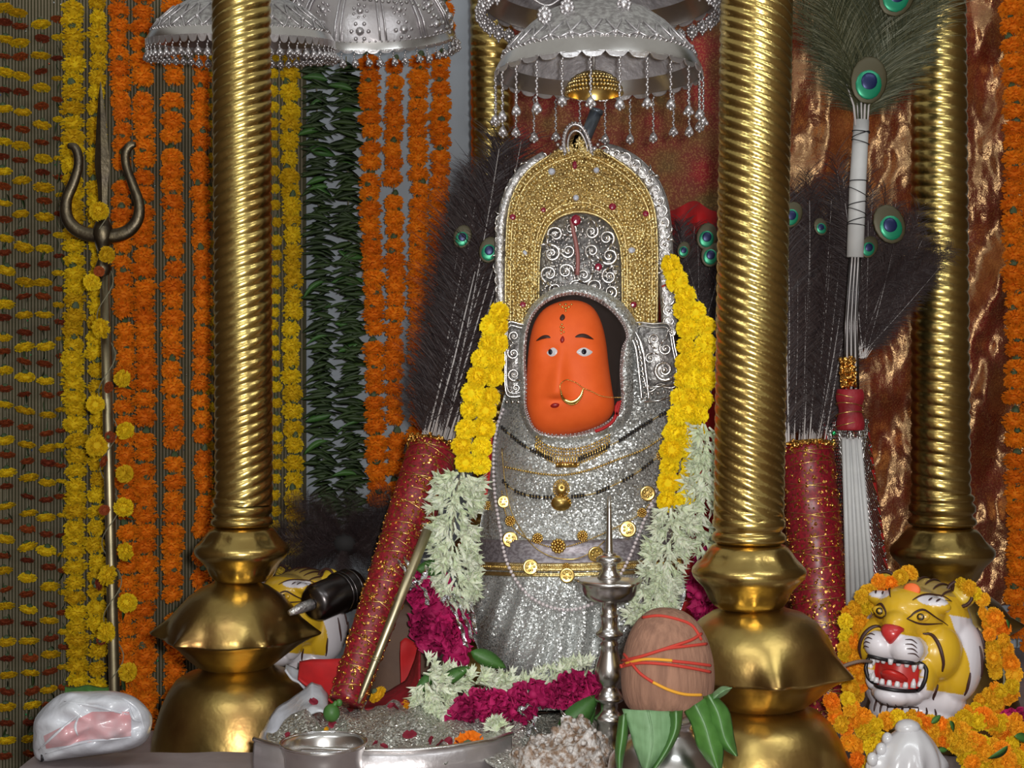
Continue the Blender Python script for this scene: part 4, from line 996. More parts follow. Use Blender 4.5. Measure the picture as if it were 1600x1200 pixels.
whites('white tuberose garland at the right, curving behind the coconut', [(1050, 790, 56), (1052, 825, 70), (1044, 865, 74), (1034, 900, 66), (1022, 940, 60), (1004, 972, 46)], 2.26, 200)
whites('narrow strip of white tuberoses between the yellow garland and the front pillar', [(1100, 660, 26), (1102, 700, 34), (1100, 740, 40), (1096, 780, 50), (1090, 820, 60), (1096, 850, 50)], 2.30, 130)
whites('white tuberoses along the hem of the skirt', [(660, 1052, 60), (700, 1070, 60), (745, 1068, 46), (790, 1078, 40), (840, 1074, 46), (885, 1062, 40), (925, 1046, 34)], 2.235, 200, 30)
whites('white tuberose cluster lying at the lower left on the glitter cloth', [(668, 1066, 56), (680, 1095, 62), (684, 1130, 60), (676, 1150, 44)], 2.19, 150, 30)
g = thing('tuberose_sprig', 'loose white tuberose sprig lying on the magenta petals at the bottom', 'flower', P(775, 1140, 2.10))
for i in range(16): inst('tuberose', random.choice(FR), g, P(775, 1142, 2.105), (rnd(-.5, .5), rnd(-2.9, .2), rnd(-.5, .9)), 32*S(2.1)*rnd(.8, 1.1))
# rose petal masses: each bloom a ruffled cup of petals
def rose_mesh(name, seed, mt, n=16):
    rs = random.Random(seed); m = MB()
    m.sphere((0,0,0), (.3, .3, .3), 8, 6)
    for k in range(n):
        a = rs.uniform(0, 2*PI); t = k/n; rad = .2+.6*t; tilt = .1+1.3*t
        ax = Vector((math.cos(a), math.sin(a), 0)); up = Vector((0,0,1)); sd = ax.cross(up); d = (ax*math.sin(tilt)+up*math.cos(tilt)); ph = rs.uniform(0, 6)
        m.grid(lambda u, v: ax*rad*.35*(1-v)+d*(v*.75)+sd*(u-.5)*(.5+.75*math.sin(PI*min(1, v*.8+.15)))+ax*(.20*math.sin(u*11+ph)*v)+up*(.16*math.sin(u*8+ph+v*4)*v)-ax*.25*(abs(u-.5)*2)**2*(.4), 8, 5)
    return m.mesh(name, mt)
ROSE = [rose_mesh('rose', s, M['rose']) for s in (1, 2, 3)]
def roses(label, pts, Y, step, size, grp='magenta rose garlands', zj=.01):
    g = thing('rose_garland', label, 'garland', P(pts[-1][0], pts[-1][1], Y), grp)
    MB().tube([P(x, y, Y+.015) for x, y, w_ in spline(pts, 30)], .002, 5).build('string', M['thread'], g)
    for x, y, w_ in resample(spline(pts, 60), step):
        n = max(1, round(w_/size*1.5))
        for k in range(n):
            o = 0 if n == 1 else lerp(-.5, .5, k/(n-1))*(w_-size*.7)
            inst('rose', random.choice(ROSE), g, P(x+o*(1 if pts[0][1] < pts[-1][1]-60 else .2)+rnd(-3, 3), y+(o if pts[0][1] >= pts[-1][1]-60 else 0)+rnd(-4, 4), Y-rnd(0, zj)), (rnd(1.0, 2.1), rnd(-.6, .6), rnd(0, 6.28)), size*.72*S(Y)*rnd(.9, 1.15))
    return g
roses('magenta rose garland hanging at the lower left of the skirt', [(668, 905, 50), (676, 940, 78), (688, 975, 82), (700, 1005, 70), (712, 1030, 50)], 2.30, 17, 40)
roses('magenta rose garland lying in front of the skirt hem', [(722, 1138, 52), (740, 1120, 60), (775, 1108, 56), (812, 1096, 52), (850, 1092, 40), (890, 1080, 44), (920, 1074, 34)], 2.165, 17, 40)
roses('magenta roses behind the large pillar at the right of the idol', [(1108, 880, 30), (1104, 915, 44), (1100, 950, 46), (1092, 985, 40)], 2.38, 17, 40)
roses('small bunch of magenta petals at the far right below the foil cloth', [(1578, 1122, 24), (1592, 1132, 40), (1610, 1140, 40)], 2.10, 14, 26)
pass
g = thing('rose_petals', 'dark red petals scattered on the glitter cloth above the silver plate', 'petals', P(690, 1160, 2.02))
PET = MB().grid(lambda u, v: Vector(((u-.5)*(.4+math.sin(PI*v)*.8), v-.5, .18*math.sin(u*3)*math.cos(v*3)+.05*math.sin(9*u))), 6, 6).mesh('petal', M['rose_d'])
# leaves tucked in
def leafthing(label, x, y, Y, L_, rot, me=None, grp='green leaves tucked between the flowers'):
    o = inst('leaf', me or LEAFL, None, P(x, y, Y), rot, L_*S(Y)); tag(o, label, 'leaf', grp); return o
LL = [('green leaf between the white and magenta flowers left of the skirt hem', 735, 1018, 2.225, 60, (1.2, .35, -.2)), ('green leaf beside the foot of the rose column', 652, 1084, 2.20, 46, (1.3, -.9, .3)), ('wide green leaf left of the silver lamp stem', 870, 1150, 2.13, 90, (1.5, -.75, 0)),
      ('green leaf close to the lamp stem under the magenta roses', 905, 1150, 2.15, 70, (1.3, -1.3, 0)), ('green leaf end over the steel rod near the left rose column', 650, 890, 2.27, 60, (1.4, -.1, .2)), ('green leaf at the left of the white tuberose cluster', 690, 1068, 2.20, 50, (1.2, -.6, 0))]
for l in LL: leafthing(*l)
# silver foil ribbons
def foil(label, paths, Y, w_=5):
    g = thing('foil_ribbon', label, 'ribbon', P(paths[0][0][0], paths[0][0][1], Y)); k = 0
    for pts in paths:
        m = MB(); pp = spline(pts, 22)
        def fn(u, v, pp=pp, k=k):
            i = min(21, int(u*21+.5)); x, y = pp[i]; tw = math.sin(i*.9+k)*.8; return P(x+(v-.5)*w_*math.cos(tw), y+(v-.5)*w_*math.sin(tw+.6), Y-.006*math.sin(i*.7+k)-.004*abs(v-.5))
        m.grid(fn, 22, 3); o = m.build('strand', M['chrome'], g, smooth=False); md = o.modifiers.new('t', 'SOLIDIFY'); md.thickness = .0006; k += 1
foil('silver foil ribbon knot where the white flowers meet the magenta ones, at the steel rod', [[(622, 874), (632, 890), (640, 908), (648, 918)], [(634, 872), (640, 890), (646, 905)], [(640, 915), (660, 905), (668, 885)], [(645, 912), (632, 925), (618, 938)], [(650, 910), (665, 925), (668, 945)]], 2.255, 8)
foil('silver foil ribbon strands hanging over the magenta rose column', [[(700, 935), (712, 960), (722, 985), (728, 1010)], [(708, 932), (722, 955), (734, 985), (738, 1000)], [(690, 940), (705, 930), (725, 935)], [(735, 940), (740, 965), (742, 990)]], 2.262, 8)
foil('silver foil ribbon twisted among the leaves in front of the magenta roses', [[(828, 1128), (840, 1145), (846, 1162)], [(878, 1110), (886, 1128), (892, 1140)], [(820, 1118), (812, 1110), (830, 1100)], [(838, 1120), (826, 1140), (830, 1158)]], 2.12, 8)

# ================================================================ stone seat, glitter cloth, red cloth
seat = MB()
seat.grid(lambda u, v: (lambda a: P(840+250*math.copysign(abs(math.cos(a))**.5, math.cos(a)), 600, 2.5)*Vector((1,0,0)).x if False else Vector((P(835, 0, 2.5).x+.285*math.copysign(abs(math.cos(a))**.45, math.cos(a)), 2.5+.17*math.copysign(abs(math.sin(a))**.45, math.sin(a)), lerp(ZT+.001, P(0, 1108, 2.5).z, v))))(2*PI*u), 64, 6, cu=True)
n0 = len(seat.v)
seat.f.append(tuple(range(n0-64, n0))); seat.m.append(0)
o = seat.build('pedestal', M['stone'], loc=(P(835, 0, 2.5).x, 2.5, ZT)); tag(o, 'low brown stone seat under the idol', 'pedestal')
# brown stone block glimpsed between the steel rod and the roses
o = MB().grid(lambda u, v: Vector((P(628, 0, 2.43).x+.06*math.copysign(abs(math.cos(2*PI*u))**.6, math.cos(2*PI*u))*(1-.25*v), 2.44+.05*math.sin(2*PI*u), lerp(P(0, 1112, 2.43).z, P(0, 945, 2.43).z, v))), 32, 8, cu=True)
o.f.append(tuple(range(len(o.v)-32, len(o.v)))); o.m.append(0)
o = o.build('stone_block', M['stone'], loc=P(628, 1112, 2.43)); tag(o, 'brown stone block behind the steel rod and the magenta rose column', 'stone')
def drape(label, name, cat, outl, mt, Yn, Yf, hump=.02, seed=0, nu=50, nv=16):
    """cloth lying from the front (outline bottom) back to the outline top; outl: [(x, ytop, ybot)]"""
    m = MB()
    def fn(u, v):
        x, yt, yb = itab([(i/(len(outl)-1),)+tuple(o_) for i, o_ in enumerate(outl)], u)
        y = lerp(yb, yt, v); Y = lerp(Yn, Yf, v); p = P(x, y, Y)
        return p+Vector((0, -hump*noise.noise(Vector((x*.03, y*.03, seed)))*1.2-.006*math.sin(x*.06+y*.04), hump*.3*noise.noise(Vector((x*.045, y*.05, seed+3)))+(hump*.75*math.sin(PI*v)*(.4+noise.noise(Vector((x*.022, Y*9, seed+5)))+.5*abs(noise.noise(Vector((x*.06, Y*22, 2))))) if hump > .025 else 0)))
    m.grid(fn, nu, nv); o = m.build(name, mt, loc=P(outl[0][0], outl[0][2], Yn)); md = o.modifiers.new('t', 'SOLIDIFY'); md.thickness = .003; md.offset = -1
    return tag(o, label, cat)
drape('crumpled silver glitter cloth spread at the foot of the idol behind the cup', 'glitter_cloth', 'cloth', [(418, 1138, 1182), (440, 1112, 1186), (500, 1102, 1190), (560, 1100, 1190), (620, 1094, 1188), (680, 1092, 1186), (760, 1100, 1190), (850, 1115, 1226), (960, 1120, 1228)], M['glit_r'], 1.94, 2.31, .03, 2, 90, 24)
bpy.context.view_layer.update(); GB = bvh_of([bpy.data.objects['glitter_cloth']])
def on_cloth(x, y, out=.003):
    a = P(x, y, 1.7); d = (P(x, y, 2.6)-a).normalized(); h = GB.ray_cast(a, d); return (h[0] if h[0] else P(x, y, 2.2))-d*out
PG = [o for o in bpy.data.objects if o.name.startswith('rose_petals')][0]; g = PG
for x, y in ((586, 1162), (600, 1166), (672, 1158), (686, 1162), (700, 1160), (718, 1163), (730, 1160), (752, 1168), (448, 1150), (622, 1108), (612, 1104), (490, 1096), (520, 1132), (640, 1148)): inst('petal', PET, g, on_cloth(x, y, .004), (rnd(.6, 1.5), rnd(-.4, .4), rnd(0, 6)), rnd(.012, .020))
# small single blossoms near the hem
for x, y, c, Y, s_, lb in ((590, 1085, 'amber', 2.26, 16, 'single orange blossom at the foot of the leaning mace'), (641, 1103, 'amber', 2.17, 15, 'orange blossom beside the lowest white tuberoses'), (733, 1166, 'orange', 2.06, 25, 'open orange marigold at the bottom near the silver plate'),
    (508, 1142, 'amber', 2.10, 8, 'tiny orange blossom behind the silver cup')):
    m = inst('marigold', FL[c][0], None, on_cloth(x, y, s_*.5*S(Y)) if y > 1100 else P(x, y, Y), (rnd(-1.2, -.5), .2, rnd(0, 6)), s_*S(Y)); m.scale = (s_*S(Y), s_*S(Y), s_*S(Y)*.9); tag(m, lb, 'flower', 'single blossoms at the hem')
drape('bright red cloth patch with white edge at the left of the leaning mace', 'red_cloth', 'cloth', [(468, 1032, 1058), (485, 1030, 1072), (500, 1029, 1085), (515, 1029, 1095), (530, 1030, 1108), (540, 1030, 1112)], M['red_cloth'], 2.30, 2.36, .006, 4, 20, 10)
drape('dark red cloth lying under the foot of the leaning mace', 'red_cloth', 'cloth', [(510, 1094, 1112), (540, 1096, 1112), (570, 1092, 1108), (605, 1082, 1106), (635, 1062, 1098), (648, 1030, 1092), (655, 1000, 1088)], M['red_vel'], 2.26, 2.33, .006, 5, 24, 8)
drape('red and pink satin scrap standing behind the rose column', 'red_cloth', 'cloth', [(626, 1002, 1072), (634, 996, 1080), (645, 1002, 1080), (655, 1010, 1078)], M['red_cloth'], 2.345, 2.36, .006, 8, 12, 12)
drape('white polythene sheet crumpled between the left pillar foot and the glitter cloth', 'polythene_sheet', 'plastic sheet', [(400, 1165, 1195), (416, 1128, 1190), (434, 1105, 1180), (452, 1092, 1150), (470, 1080, 1125), (488, 1066, 1118), (502, 1072, 1112), (512, 1092, 1110)], M['plastic'], 2.16, 2.27, .02, 6, 40, 14)
drape('small white polythene fold by the base of the red cloth patch', 'polythene_sheet', 'plastic sheet', [(446, 1038, 1048), (458, 1040, 1060), (470, 1046, 1066), (480, 1056, 1076), (492, 1064, 1088)], M['plastic'], 2.33, 2.37, .01, 7, 18, 8)

# ================================================================ wrapped maces with feather heads
def feather_mesh(name, nb, blen, mt, quill=True, eye=False, qr=.0032, seed=0, start=.08, w_=.0016, droop=.5):
    rs = random.Random(seed); m = MB(); top = 1.0
    if quill: m.tube([(0.02*math.sin(t*2), 0, t*top) for t in [k/8 for k in range(9)]], lambda t: qr*(1-.75*t), 5, mi=1)
    for i in range(nb):
        t = lerp(start, 1.0, (i+rs.random())/nb); sg = 1 if i % 2 else -1; az = rs.uniform(-.9, .9); L_ = blen*rs.uniform(.6, 1.15)*(1 if t < .85 else .7)
        b0 = Vector((.02*math.sin(t*2), 0, t*top)); d0 = Vector((sg*math.cos(az)*.65, math.sin(az)*.65, .9)).normalized()
        sd = Vector((0, 1, 0)).cross(d0).normalized() if abs(d0.y) < .8 else Vector((1,0,0))
        cv = Vector((sg*rs.uniform(-.1, .5), rs.uniform(-.3, .3), -rs.uniform(.0, droop)))
        pts = [b0+d0*L_*q+cv*L_*q*q*.8 for q in (0, .35, .7, 1)]; ws = [w_, w_, w_*.8, w_*.15]; vs = []
        for p, ww in zip(pts, ws): vs += [p-sd*ww, p+sd*ww]
        m.add(vs, [(0,1,3,2), (2,3,5,4), (4,5,7,6)])
    mats = [mt, M['quill']]
    return m.mesh(name, mats, False)
EYE_O = MB()
EYE_O.sphere((0, 0, .01), (.060, .006, .078), 16, 8, mi=0); EYE_O.sphere((0, -.003, -.004), (.044, .006, .050), 16, 8, mi=1); EYE_O.sphere((0, -.006, .004), (.028, .0055, .030), 14, 8, mi=2)
EYEM = EYE_O.mesh('feather_eye', [M['eye_br'], M['eye_gr'], M['eye_bl']])
FE = [feather_mesh('feather', 150, .16, M['barb'], seed=s) for s in (1, 2, 3)]
FEG = [feather_mesh('feather_green', 190, .24, M['barb_g'], quill=False, seed=s, droop=.15) for s in (5, 6)]
HAIR = [feather_mesh('feather_hair', 170, .20, M['barb'], quill=False, seed=s, w_=.0014, droop=.8) for s in (8, 9)]
def aim(a, b):
    d = (b-a); q = Vector((0,0,1)).rotation_difference(d.normalized()); return q, d.length
def feather(g, a, b, me, name='feather', sc_=1.0, spin=None):
    q, L_ = aim(a, b); o = inst(name, me, g, a, (0,0,0), (L_, L_, L_)); o.rotation_mode = 'QUATERNION'
    from mathutils import Quaternion
    o.rotation_quaternion = q @ Quaternion((0,0,1), rnd(-.5, .5) if spin is None else spin); return o
def handle(g, a, b, ra, rb, name='wrapped_handle', turns=16):
    """cloth-wrapped cylinder from a (top) to b, gold threads wound round it and tinsel sewn on"""
    a, b = Vector(a), Vector(b); d = (b-a).normalized(); u = d.cross(Vector((0,1,0))).normalized(); v = d.cross(u); L_ = (b-a).length
    m = MB()
    def fn(uu, vv):
        an = 2*PI*uu; r = lerp(ra, rb, vv)*(1+.035*noise.noise(Vector((math.cos(an)*2, math.sin(an)*2, vv*9)))+.012*math.sin(vv*90+an)); return lerp(a, b, vv)+u*math.cos(an)*r+v*math.sin(an)*r
    m.grid(fn, 40, 70, cu=True); k = len(m.v); m.f += [tuple(range(39, -1, -1)), tuple(range(k-40, k))]; m.m += [0, 0]; o = m.build(name, M['red_tinsel'], g)
    th = MB()
    for w0, sg in ((0, 1), (.5, -1)):
        pts = []
        for i in range(turns*14):
            t = i/(turns*14-1); an = sg*(t*turns*2*PI*(.5 if sg < 0 else 1))+w0*6; r = lerp(ra, rb, t)*1.03; t2 = t+.012*math.sin(an*.37+2)
            pts.append(lerp(a, b, max(0, min(1, t2)))+u*math.cos(an)*r+v*math.sin(an)*r)
        th.tube(pts, .0007, 4)
    th.build('gold_thread', M['gold'], g)
    sp = MB()
    for i in range(900):
        t = random.random()**.75; an = rnd(0, 2*PI) if i % 3 else -PI/2+rnd(-.5, .5); r = lerp(ra, rb, t)*1.025; c = lerp(a, b, t)+u*math.cos(an)*r+v*math.sin(an)*r; s_ = rnd(.0012, .0034)
        sp.sphere(c, (s_, s_, s_*rnd(.5, 1.6)), 5, 3, Matrix.Rotation(rnd(0, 3), 3, 'X'))
    sp.build('tinsel', M['gold_foil'], g, kind='stuff')
def collar(g, a, b, r, n=90):
    m = MB(); a, b = Vector(a), Vector(b); d = (b-a).normalized(); u = d.cross(Vector((0,1,0))).normalized(); v = d.cross(u)
    for i in range(n):
        an = rnd(0, 2*PI); c = lerp(a, b, rnd(0, 1))+(u*math.cos(an)+v*math.sin(an))*r*rnd(.9, 1.1); s_ = rnd(.002, .005); m.sphere(c, (s_, s_, s_), 5, 4)
    m.tube([a, b], r*.9, 16); m.build('gold_collar', M['gold_foil'], g, kind='stuff')
# left mace
top = P(678, 704, 2.46); bot = P(541, 1098, 2.24)
g = thing('feather_mace', 'red wrapped mace with a dark feather head leaning at the left of the idol', 'ceremonial mace', bot)
handle(g, top, bot, 41*S(2.44), 27*S(2.24)); collar(g, lerp(top, bot, -.02), lerp(top, bot, .015), 40*S(2.46), 120)
hub = P(686, 696, 2.47)
for i in range(26):                                                    # bare white quills rising from the collar
    f = i/25; x0 = 658+52*f; tip = P(lerp(722, 800, f)+rnd(-8, 8), rnd(400, 450), 2.49+rnd(-.03, .04)); base = P(x0, 702, 2.46+rnd(-.03, .03))
    if i % 2 == 0:
        m = MB(); m.tube([base, lerp(base, tip, .5)+Vector((rnd(-.004, .004), 0, 0)), tip], [.0019, .0016, .0010], 5); m.build('quill', M['quill'], g)
for i in range(70):
    f = rnd(0, 1); a = P(650+64*f, 700, 2.47+rnd(-.02, .05)); b = P(lerp(706, 812, f)+rnd(-12, 12), rnd(255, 430)-(40 if f > .5 else -20), 2.51+rnd(-.03, .06)); feather(g, a, b, random.choice(FE+HAIR))
for i in range(50):
    a = P(rnd(706, 766), rnd(520, 620), 2.50+rnd(-.02, .04)); b = P(rnd(712, 806), rnd(255, 360), 2.52+rnd(-.02, .05)); feather(g, a, b, random.choice(HAIR+FE))
for x, y, Y, s_ in ((764, 393, 2.44, .30), (722, 372, 2.47, .27)):
    o = inst('feather_eye', EYEM, g, P(x, y, Y), (0, .3, 0), s_)
# right mace
top = P(1262, 700, 2.44); bot = P(1296, 1130, 2.34)
g = thing('feather_mace', 'red wrapped mace with a dark hairy feather head standing right of the large pillar', 'ceremonial mace', bot)
handle(g, top, bot, 40*S(2.44), 46*S(2.34)); collar(g, lerp(top, bot, -.02), lerp(top, bot, .02), 39*S(2.44), 120)
for i in range(60):
    f = rnd(0, 1); a = P(1224+64*f, 702, 2.45+rnd(-.03, .04)); b = P(lerp(1196, 1336, f)+rnd(-12, 12), rnd(300, 470), 2.52+rnd(-.05, .05)); feather(g, a, b, random.choice(FE+HAIR))
for i in range(50):
    a = P(rnd(1220, 1310), rnd(480, 640), 2.50+rnd(-.03, .04)); b = P(rnd(1215, 1350), rnd(270, 420), 2.53+rnd(-.03, .05)); feather(g, a, b, random.choice(HAIR))
for x, y, Y, s_, r in ((1236, 338, 2.42, .30, .4), (1283, 356, 2.46, .20, -.3)): inst('feather_eye', EYEM, g, P(x, y, Y), (0, r, 0), s_)
# dark feathers just behind the right yellow garland
g = thing('peacock_feathers', 'dark peacock feathers with green eyes showing between the crown and the large pillar', 'feathers', P(1085, 600, 2.62))
for i in range(44):
    a = P(rnd(1050, 1120), rnd(560, 640), 2.62+rnd(-.02, .04)); b = P(rnd(1040, 1140), rnd(340, 440), 2.66+rnd(-.02, .05)); feather(g, a, b, random.choice(FE+HAIR))
for x, y, s_ in ((1104, 372, .32), (1110, 400, .30), (1068, 392, .2)): inst('feather_eye', EYEM, g, P(x, y, 2.56), (0, .2, 0), s_)
o = MB(); o.grid(lambda u, v: P(lerp(1030, 1120, u), lerp(322, 1090, v)+8*math.sin(u*8), 2.86+.02*math.sin(u*11+v*7)), 20, 20); o = o.build('red_cloth', M['red_cloth'], loc=P(1075, 1090, 2.86))
md = o.modifiers.new('t', 'SOLIDIFY'); md.thickness = .003; tag(o, 'bright red scarf glimpsed behind the dark feathers right of the crown', 'cloth')
# dark fluffy tuft at the foot of the leaf strings
g = thing('feather_tuft', 'black fluffy feather tuft below the green leaf strings, left of the mace', 'feathers', P(530, 880, 2.62))
m = MB(); m.sphere(P(540, 848, 2.66), (.03, .025, .025), 12, 8); m.build('core', M['black_fluff'], g)
for i in range(170):
    a0 = rnd(0, 2*PI); c = P(538, 846, 2.65); d = Vector((math.cos(a0), -rnd(.1, .6), math.sin(a0)*.75)); feather(g, c+d*.01, c+d*rnd(.07, .17), random.choice(HAIR))

# ================================================================ standing peacock fan at the right
g = thing('peacock_fan', 'tall peacock feather fan on a white stick with a red wrapping, between the right pillars', 'peacock fan', P(1348, 960, 2.36))
YP = 2.34
m = MB(); m.tube([P(1336, 402, YP), P(1340, 290, YP), P(1346, 188, YP)], [13*S(YP), 13*S(YP), 12*S(YP)], 18); m.build('white_sleeve', M['stick'], g)
m = MB()
for k, (y, tl) in enumerate(((352, 3), (344, -8), (330, 10), (318, -6), (300, 14), (283, 0), (222, 8), (210, -10), (206, 3))):
    x = 1336+(402-y)*.047; m = MB(); m.tube([P(x+14.0*math.cos(a_), y+tl*.5*math.cos(a_)-2*math.sin(a_), YP-14.0*S(YP)*math.sin(a_)) for a_ in [2*PI*q/20 for q in range(20)]], .0009, 4, closed=True); m.build('black_thread', M['black'], g)

for k in range(7):
    dx = (k-3)*3.0; m = MB(); m.tube([P(1322+dx*1.2+8, 610, YP), P(1330+dx, 505, YP+.004*(k % 2)), P(1336+dx*.8, 402, YP)], .0022, 6); m.build('quill', M['quill'] if k % 2 else M['dkmetal'], g)
handle_top = P(1328, 608, YP); hb = P(1329, 672, YP)
m = MB()
def wrap(u, v):
    an = 2*PI*u; r = (20+2.2*math.sin(v*9)-1*(abs(v-.5)))*S(YP); c = lerp(handle_top, hb, v); return c+Vector((math.cos(an)*r, math.sin(an)*r, 0))
m.grid(wrap, 32, 24, cu=True); k = len(m.v); m.f += [tuple(range(31, -1, -1)), tuple(range(k-32, k))]; m.m += [0, 0]; m.build('red_wrapping', M['red_vel'], g)
m = MB()
for k in range(4):
    y = 620+k*14; m.tube([P(1328+22*math.cos(a_), y+5*math.cos(a_+k), YP-22*S(YP)*math.sin(a_)) for a_ in [2*PI*q/20 for q in range(20)]], .0009, 4, closed=True)
m.build('gold_thread', M['gold'], g)
collar(g, P(1324, 560, YP), P(1326, 604, YP), 10*S(YP), 150)
for k in range(6):                                                     # bundle of white rods below the wrapping
    x0 = 1319+k*4.6; x1 = 1326+k*8.2; m = MB(); m.tube([P(x0, 684+(k % 2)*2, YP-.004*(k % 2)), P(lerp(x0, x1, .5), 820, YP-.004*(k % 2)), P(x1, 962, YP-.006*(k % 2))], 4.1*S(YP), 10); m.build('white_rod', M['stick'], g)
m = MB(); m.tube([P(1324, 672, YP), P(1325, 690, YP)], .0008, 4); m.tube([P(1333, 672, YP), P(1334, 690, YP)], .0008, 4); m.build('wire', M['chrome'], g)
neck = P(1346, 190, YP)
for k in range(9):
    MB().tube([P(1337+k*2.2, 196, YP-.006+.003*(k % 3)), P(1334+k*2.9, 165, YP-.010+.004*(k % 3)), P(1322+k*6, 130, YP-.006+.004*(k % 3))], [.0022, .0018, .0010], 5).build('quill', M['barb_g'] if k % 2 else M['quill'], g)
for i in range(34):                                                    # the fan: feathers spreading upwards
    f = i/33; tip = P(lerp(1222, 1500, f)+rnd(-10, 10), rnd(-120, 10)-60*math.sin(PI*f), YP+rnd(-.03, .05)); feather(g, neck+Vector((rnd(-.008, .008), rnd(-.008, .008), 0)), tip, random.choice(FEG), spin=rnd(-.4, .4))
for i in range(26):
    f = i/25; tip = P(lerp(1262, 1452, f), 70-70*math.sin(PI*f)+rnd(-20, 20), YP+.02+rnd(-.03, .02)); feather(g, neck, tip, random.choice(FEG), spin=rnd(-.4, .4))
inst('feather_eye', EYEM, g, P(1357, 130, YP-.055), (0, .1, 0), .50); inst('feather_eye', EYEM, g, P(1400, -6, YP-.05), (0, .3, 0), .50)
# a further spray of feathers behind the stick
g = thing('peacock_feathers', 'brown peacock feathers with a blue-green eye in front of the rear right pillar', 'feathers', P(1380, 560, 2.46))
for i in range(46):
    f = rnd(0, 1); a = P(1345+rnd(-8, 8), 560, 2.45); b = P(lerp(1300, 1470, f), lerp(270, 380, f)+rnd(-30, 60), 2.46+rnd(-.03, .03)); feather(g, a, b, random.choice(FE+HAIR))
for i in range(26):
    a = P(rnd(1320, 1370), rnd(420, 520), 2.46); b = P(rnd(1390, 1490), rnd(320, 440), 2.42+rnd(-.02, .03)); feather(g, a, b, random.choice(HAIR))
inst('feather_eye', EYEM, g, P(1391, 354, 2.37), (0, -.4, 0), .44); inst('feather_eye', EYEM, g, P(1357, 388, 2.40), (0, .4, 0), .25)
# grey slat and the silver net veil
o = MB(); a, b = P(1291, 722, 2.40), P(1322, 985, 2.38)
o.add([a+Vector((-.007, 0, 0)), a+Vector((.006, 0, 0)), b+Vector((.016, 0, 0)), b+Vector((-.012, 0, 0))]+[v+Vector((0, .008, 0)) for v in (a+Vector((-.007, 0, 0)), a+Vector((.006, 0, 0)), b+Vector((.016, 0, 0)), b+Vector((-.012, 0, 0)))], [(3,2,1,0), (4,5,6,7), (0,1,5,4), (1,2,6,5), (2,3,7,6), (3,0,4,7)])
o = o.build('plank', M['grey_slat'], smooth=False, loc=b); tag(o, 'dark grey flat slat standing between the right mace and the white rods', 'slat')
g = thing('net_veil', 'silver net veil with red cloth hanging behind the white rods', 'veil', P(1345, 940, 2.43))
m = MB(); def_ = lambda u, v: P(lerp(lerp(1286, 1310, v), lerp(1355, 1392, v), u), lerp(655, 930, v), 2.455+.012*math.sin(u*14))
m.grid(def_, 24, 20); o = m.build('red_ground', M['red_cloth'], g); md = o.modifiers.new('t', 'SOLIDIFY'); md.thickness = .002
m = MB()
for i in range(-26, 27):
    for sg in (-1, 1):
        pts = []
        for k in range(15):
            v = k/14; u = i/26+sg*v*1.0+(0 if sg > 0 else 0)
            if 0 <= u <= 1: pts.append(def_(u, v)+Vector((0, -.006, 0)))
        if len(pts) > 1: m.tube(pts, .0014, 4)
for i in range(500):
    m.sphere(def_(rnd(0, 1), rnd(0, 1))+Vector((0, -.007, 0)), rnd(.0012, .0026), 5, 3)
m.build('net', M['net'], g, kind='stuff')
for x, y in ((1305, 722), (1303, 738)): inst('sequin', MB().sphere((0,0,0), (.004, .002, .004), 6, 4).mesh('gs', bpy.data.materials['green_sequin']), g, P(x-2, y-45, 2.43))

# steel rod beside the left mace
g = thing('metal_rod', 'thin brass-coloured metal rod leaning along the right side of the left mace', 'rod', P(560, 1100, 2.20))
a, b = P(560, 1099, 2.20), P(668, 828, 2.27)
m = MB(); m.tube([a, lerp(a, b, .04), lerp(a, b, .12), lerp(a, b, .5), b], [.002, .0038, .0058, .0078, .0080], 14); m.build('shaft', M['rodm'], g)
m = MB(); m.tube([lerp(a, b, .238), lerp(a, b, .25)], .0078, 14); m.tube([lerp(a, b, .255), lerp(a, b, .262)], .0080, 14); m.build('ring', M['rodm'], g)
# ================================================================ painted tiger heads
def evaluated_remesh(mb, vox):
    me = mb.mesh('tmp', []); o = bpy.data.objects.new('tmp', me); COL.objects.link(o)
    md = o.modifiers.new('r', 'REMESH'); md.mode = 'VOXEL'; md.voxel_size = vox
    md2 = o.modifiers.new('s', 'SMOOTH'); md2.factor = .5; md2.iterations = 6
    bpy.context.view_layer.update(); dg = bpy.context.evaluated_depsgraph_get(); ev = o.evaluated_get(dg)
    out = bpy.data.meshes.new_from_object(ev); bpy.data.objects.remove(o); return out
K = .00098
tm = MB()
def tb(c, r, M_=None): tm.sphere([v*K for v in c], [v*K for v in r], 28, 20, M_)
tb((0, 22, 12), (76, 80, 74)); tb((0, -30, 28), (52, 62, 42)); tb((0, -62, 8), (27, 48, 27))               # skull, brow, bridge
tb((0, -70, -22), (42, 42, 24)); tb((19, -92, -24), (25, 27, 22)); tb((-19, -92, -24), (25, 27, 22)); tb((0, -104, -6), (17, 14, 12))
tb((0, -52, -92), (37, 42, 17)); tb((0, -76, -94), (27, 24, 15)); tb((0, -12, -66), (44, 42, 40)); tb((0, 8, -60), (60, 55, 50))
for s_ in (-1, 1):
    tb((s_*44, -22, -22), (34, 44, 42)); tb((s_*40, -48, 44), (23, 18, 12)); tb((s_*62, 26, -30), (34, 48, 62)); tb((s_*40, -46, -58), (13, 26, 34))
    tb((s_*57, 22, 68), (21, 13, 21))
tb((0, 34, -92), (76, 58, 40)); tb((0, 30, -120), (66, 52, 30))
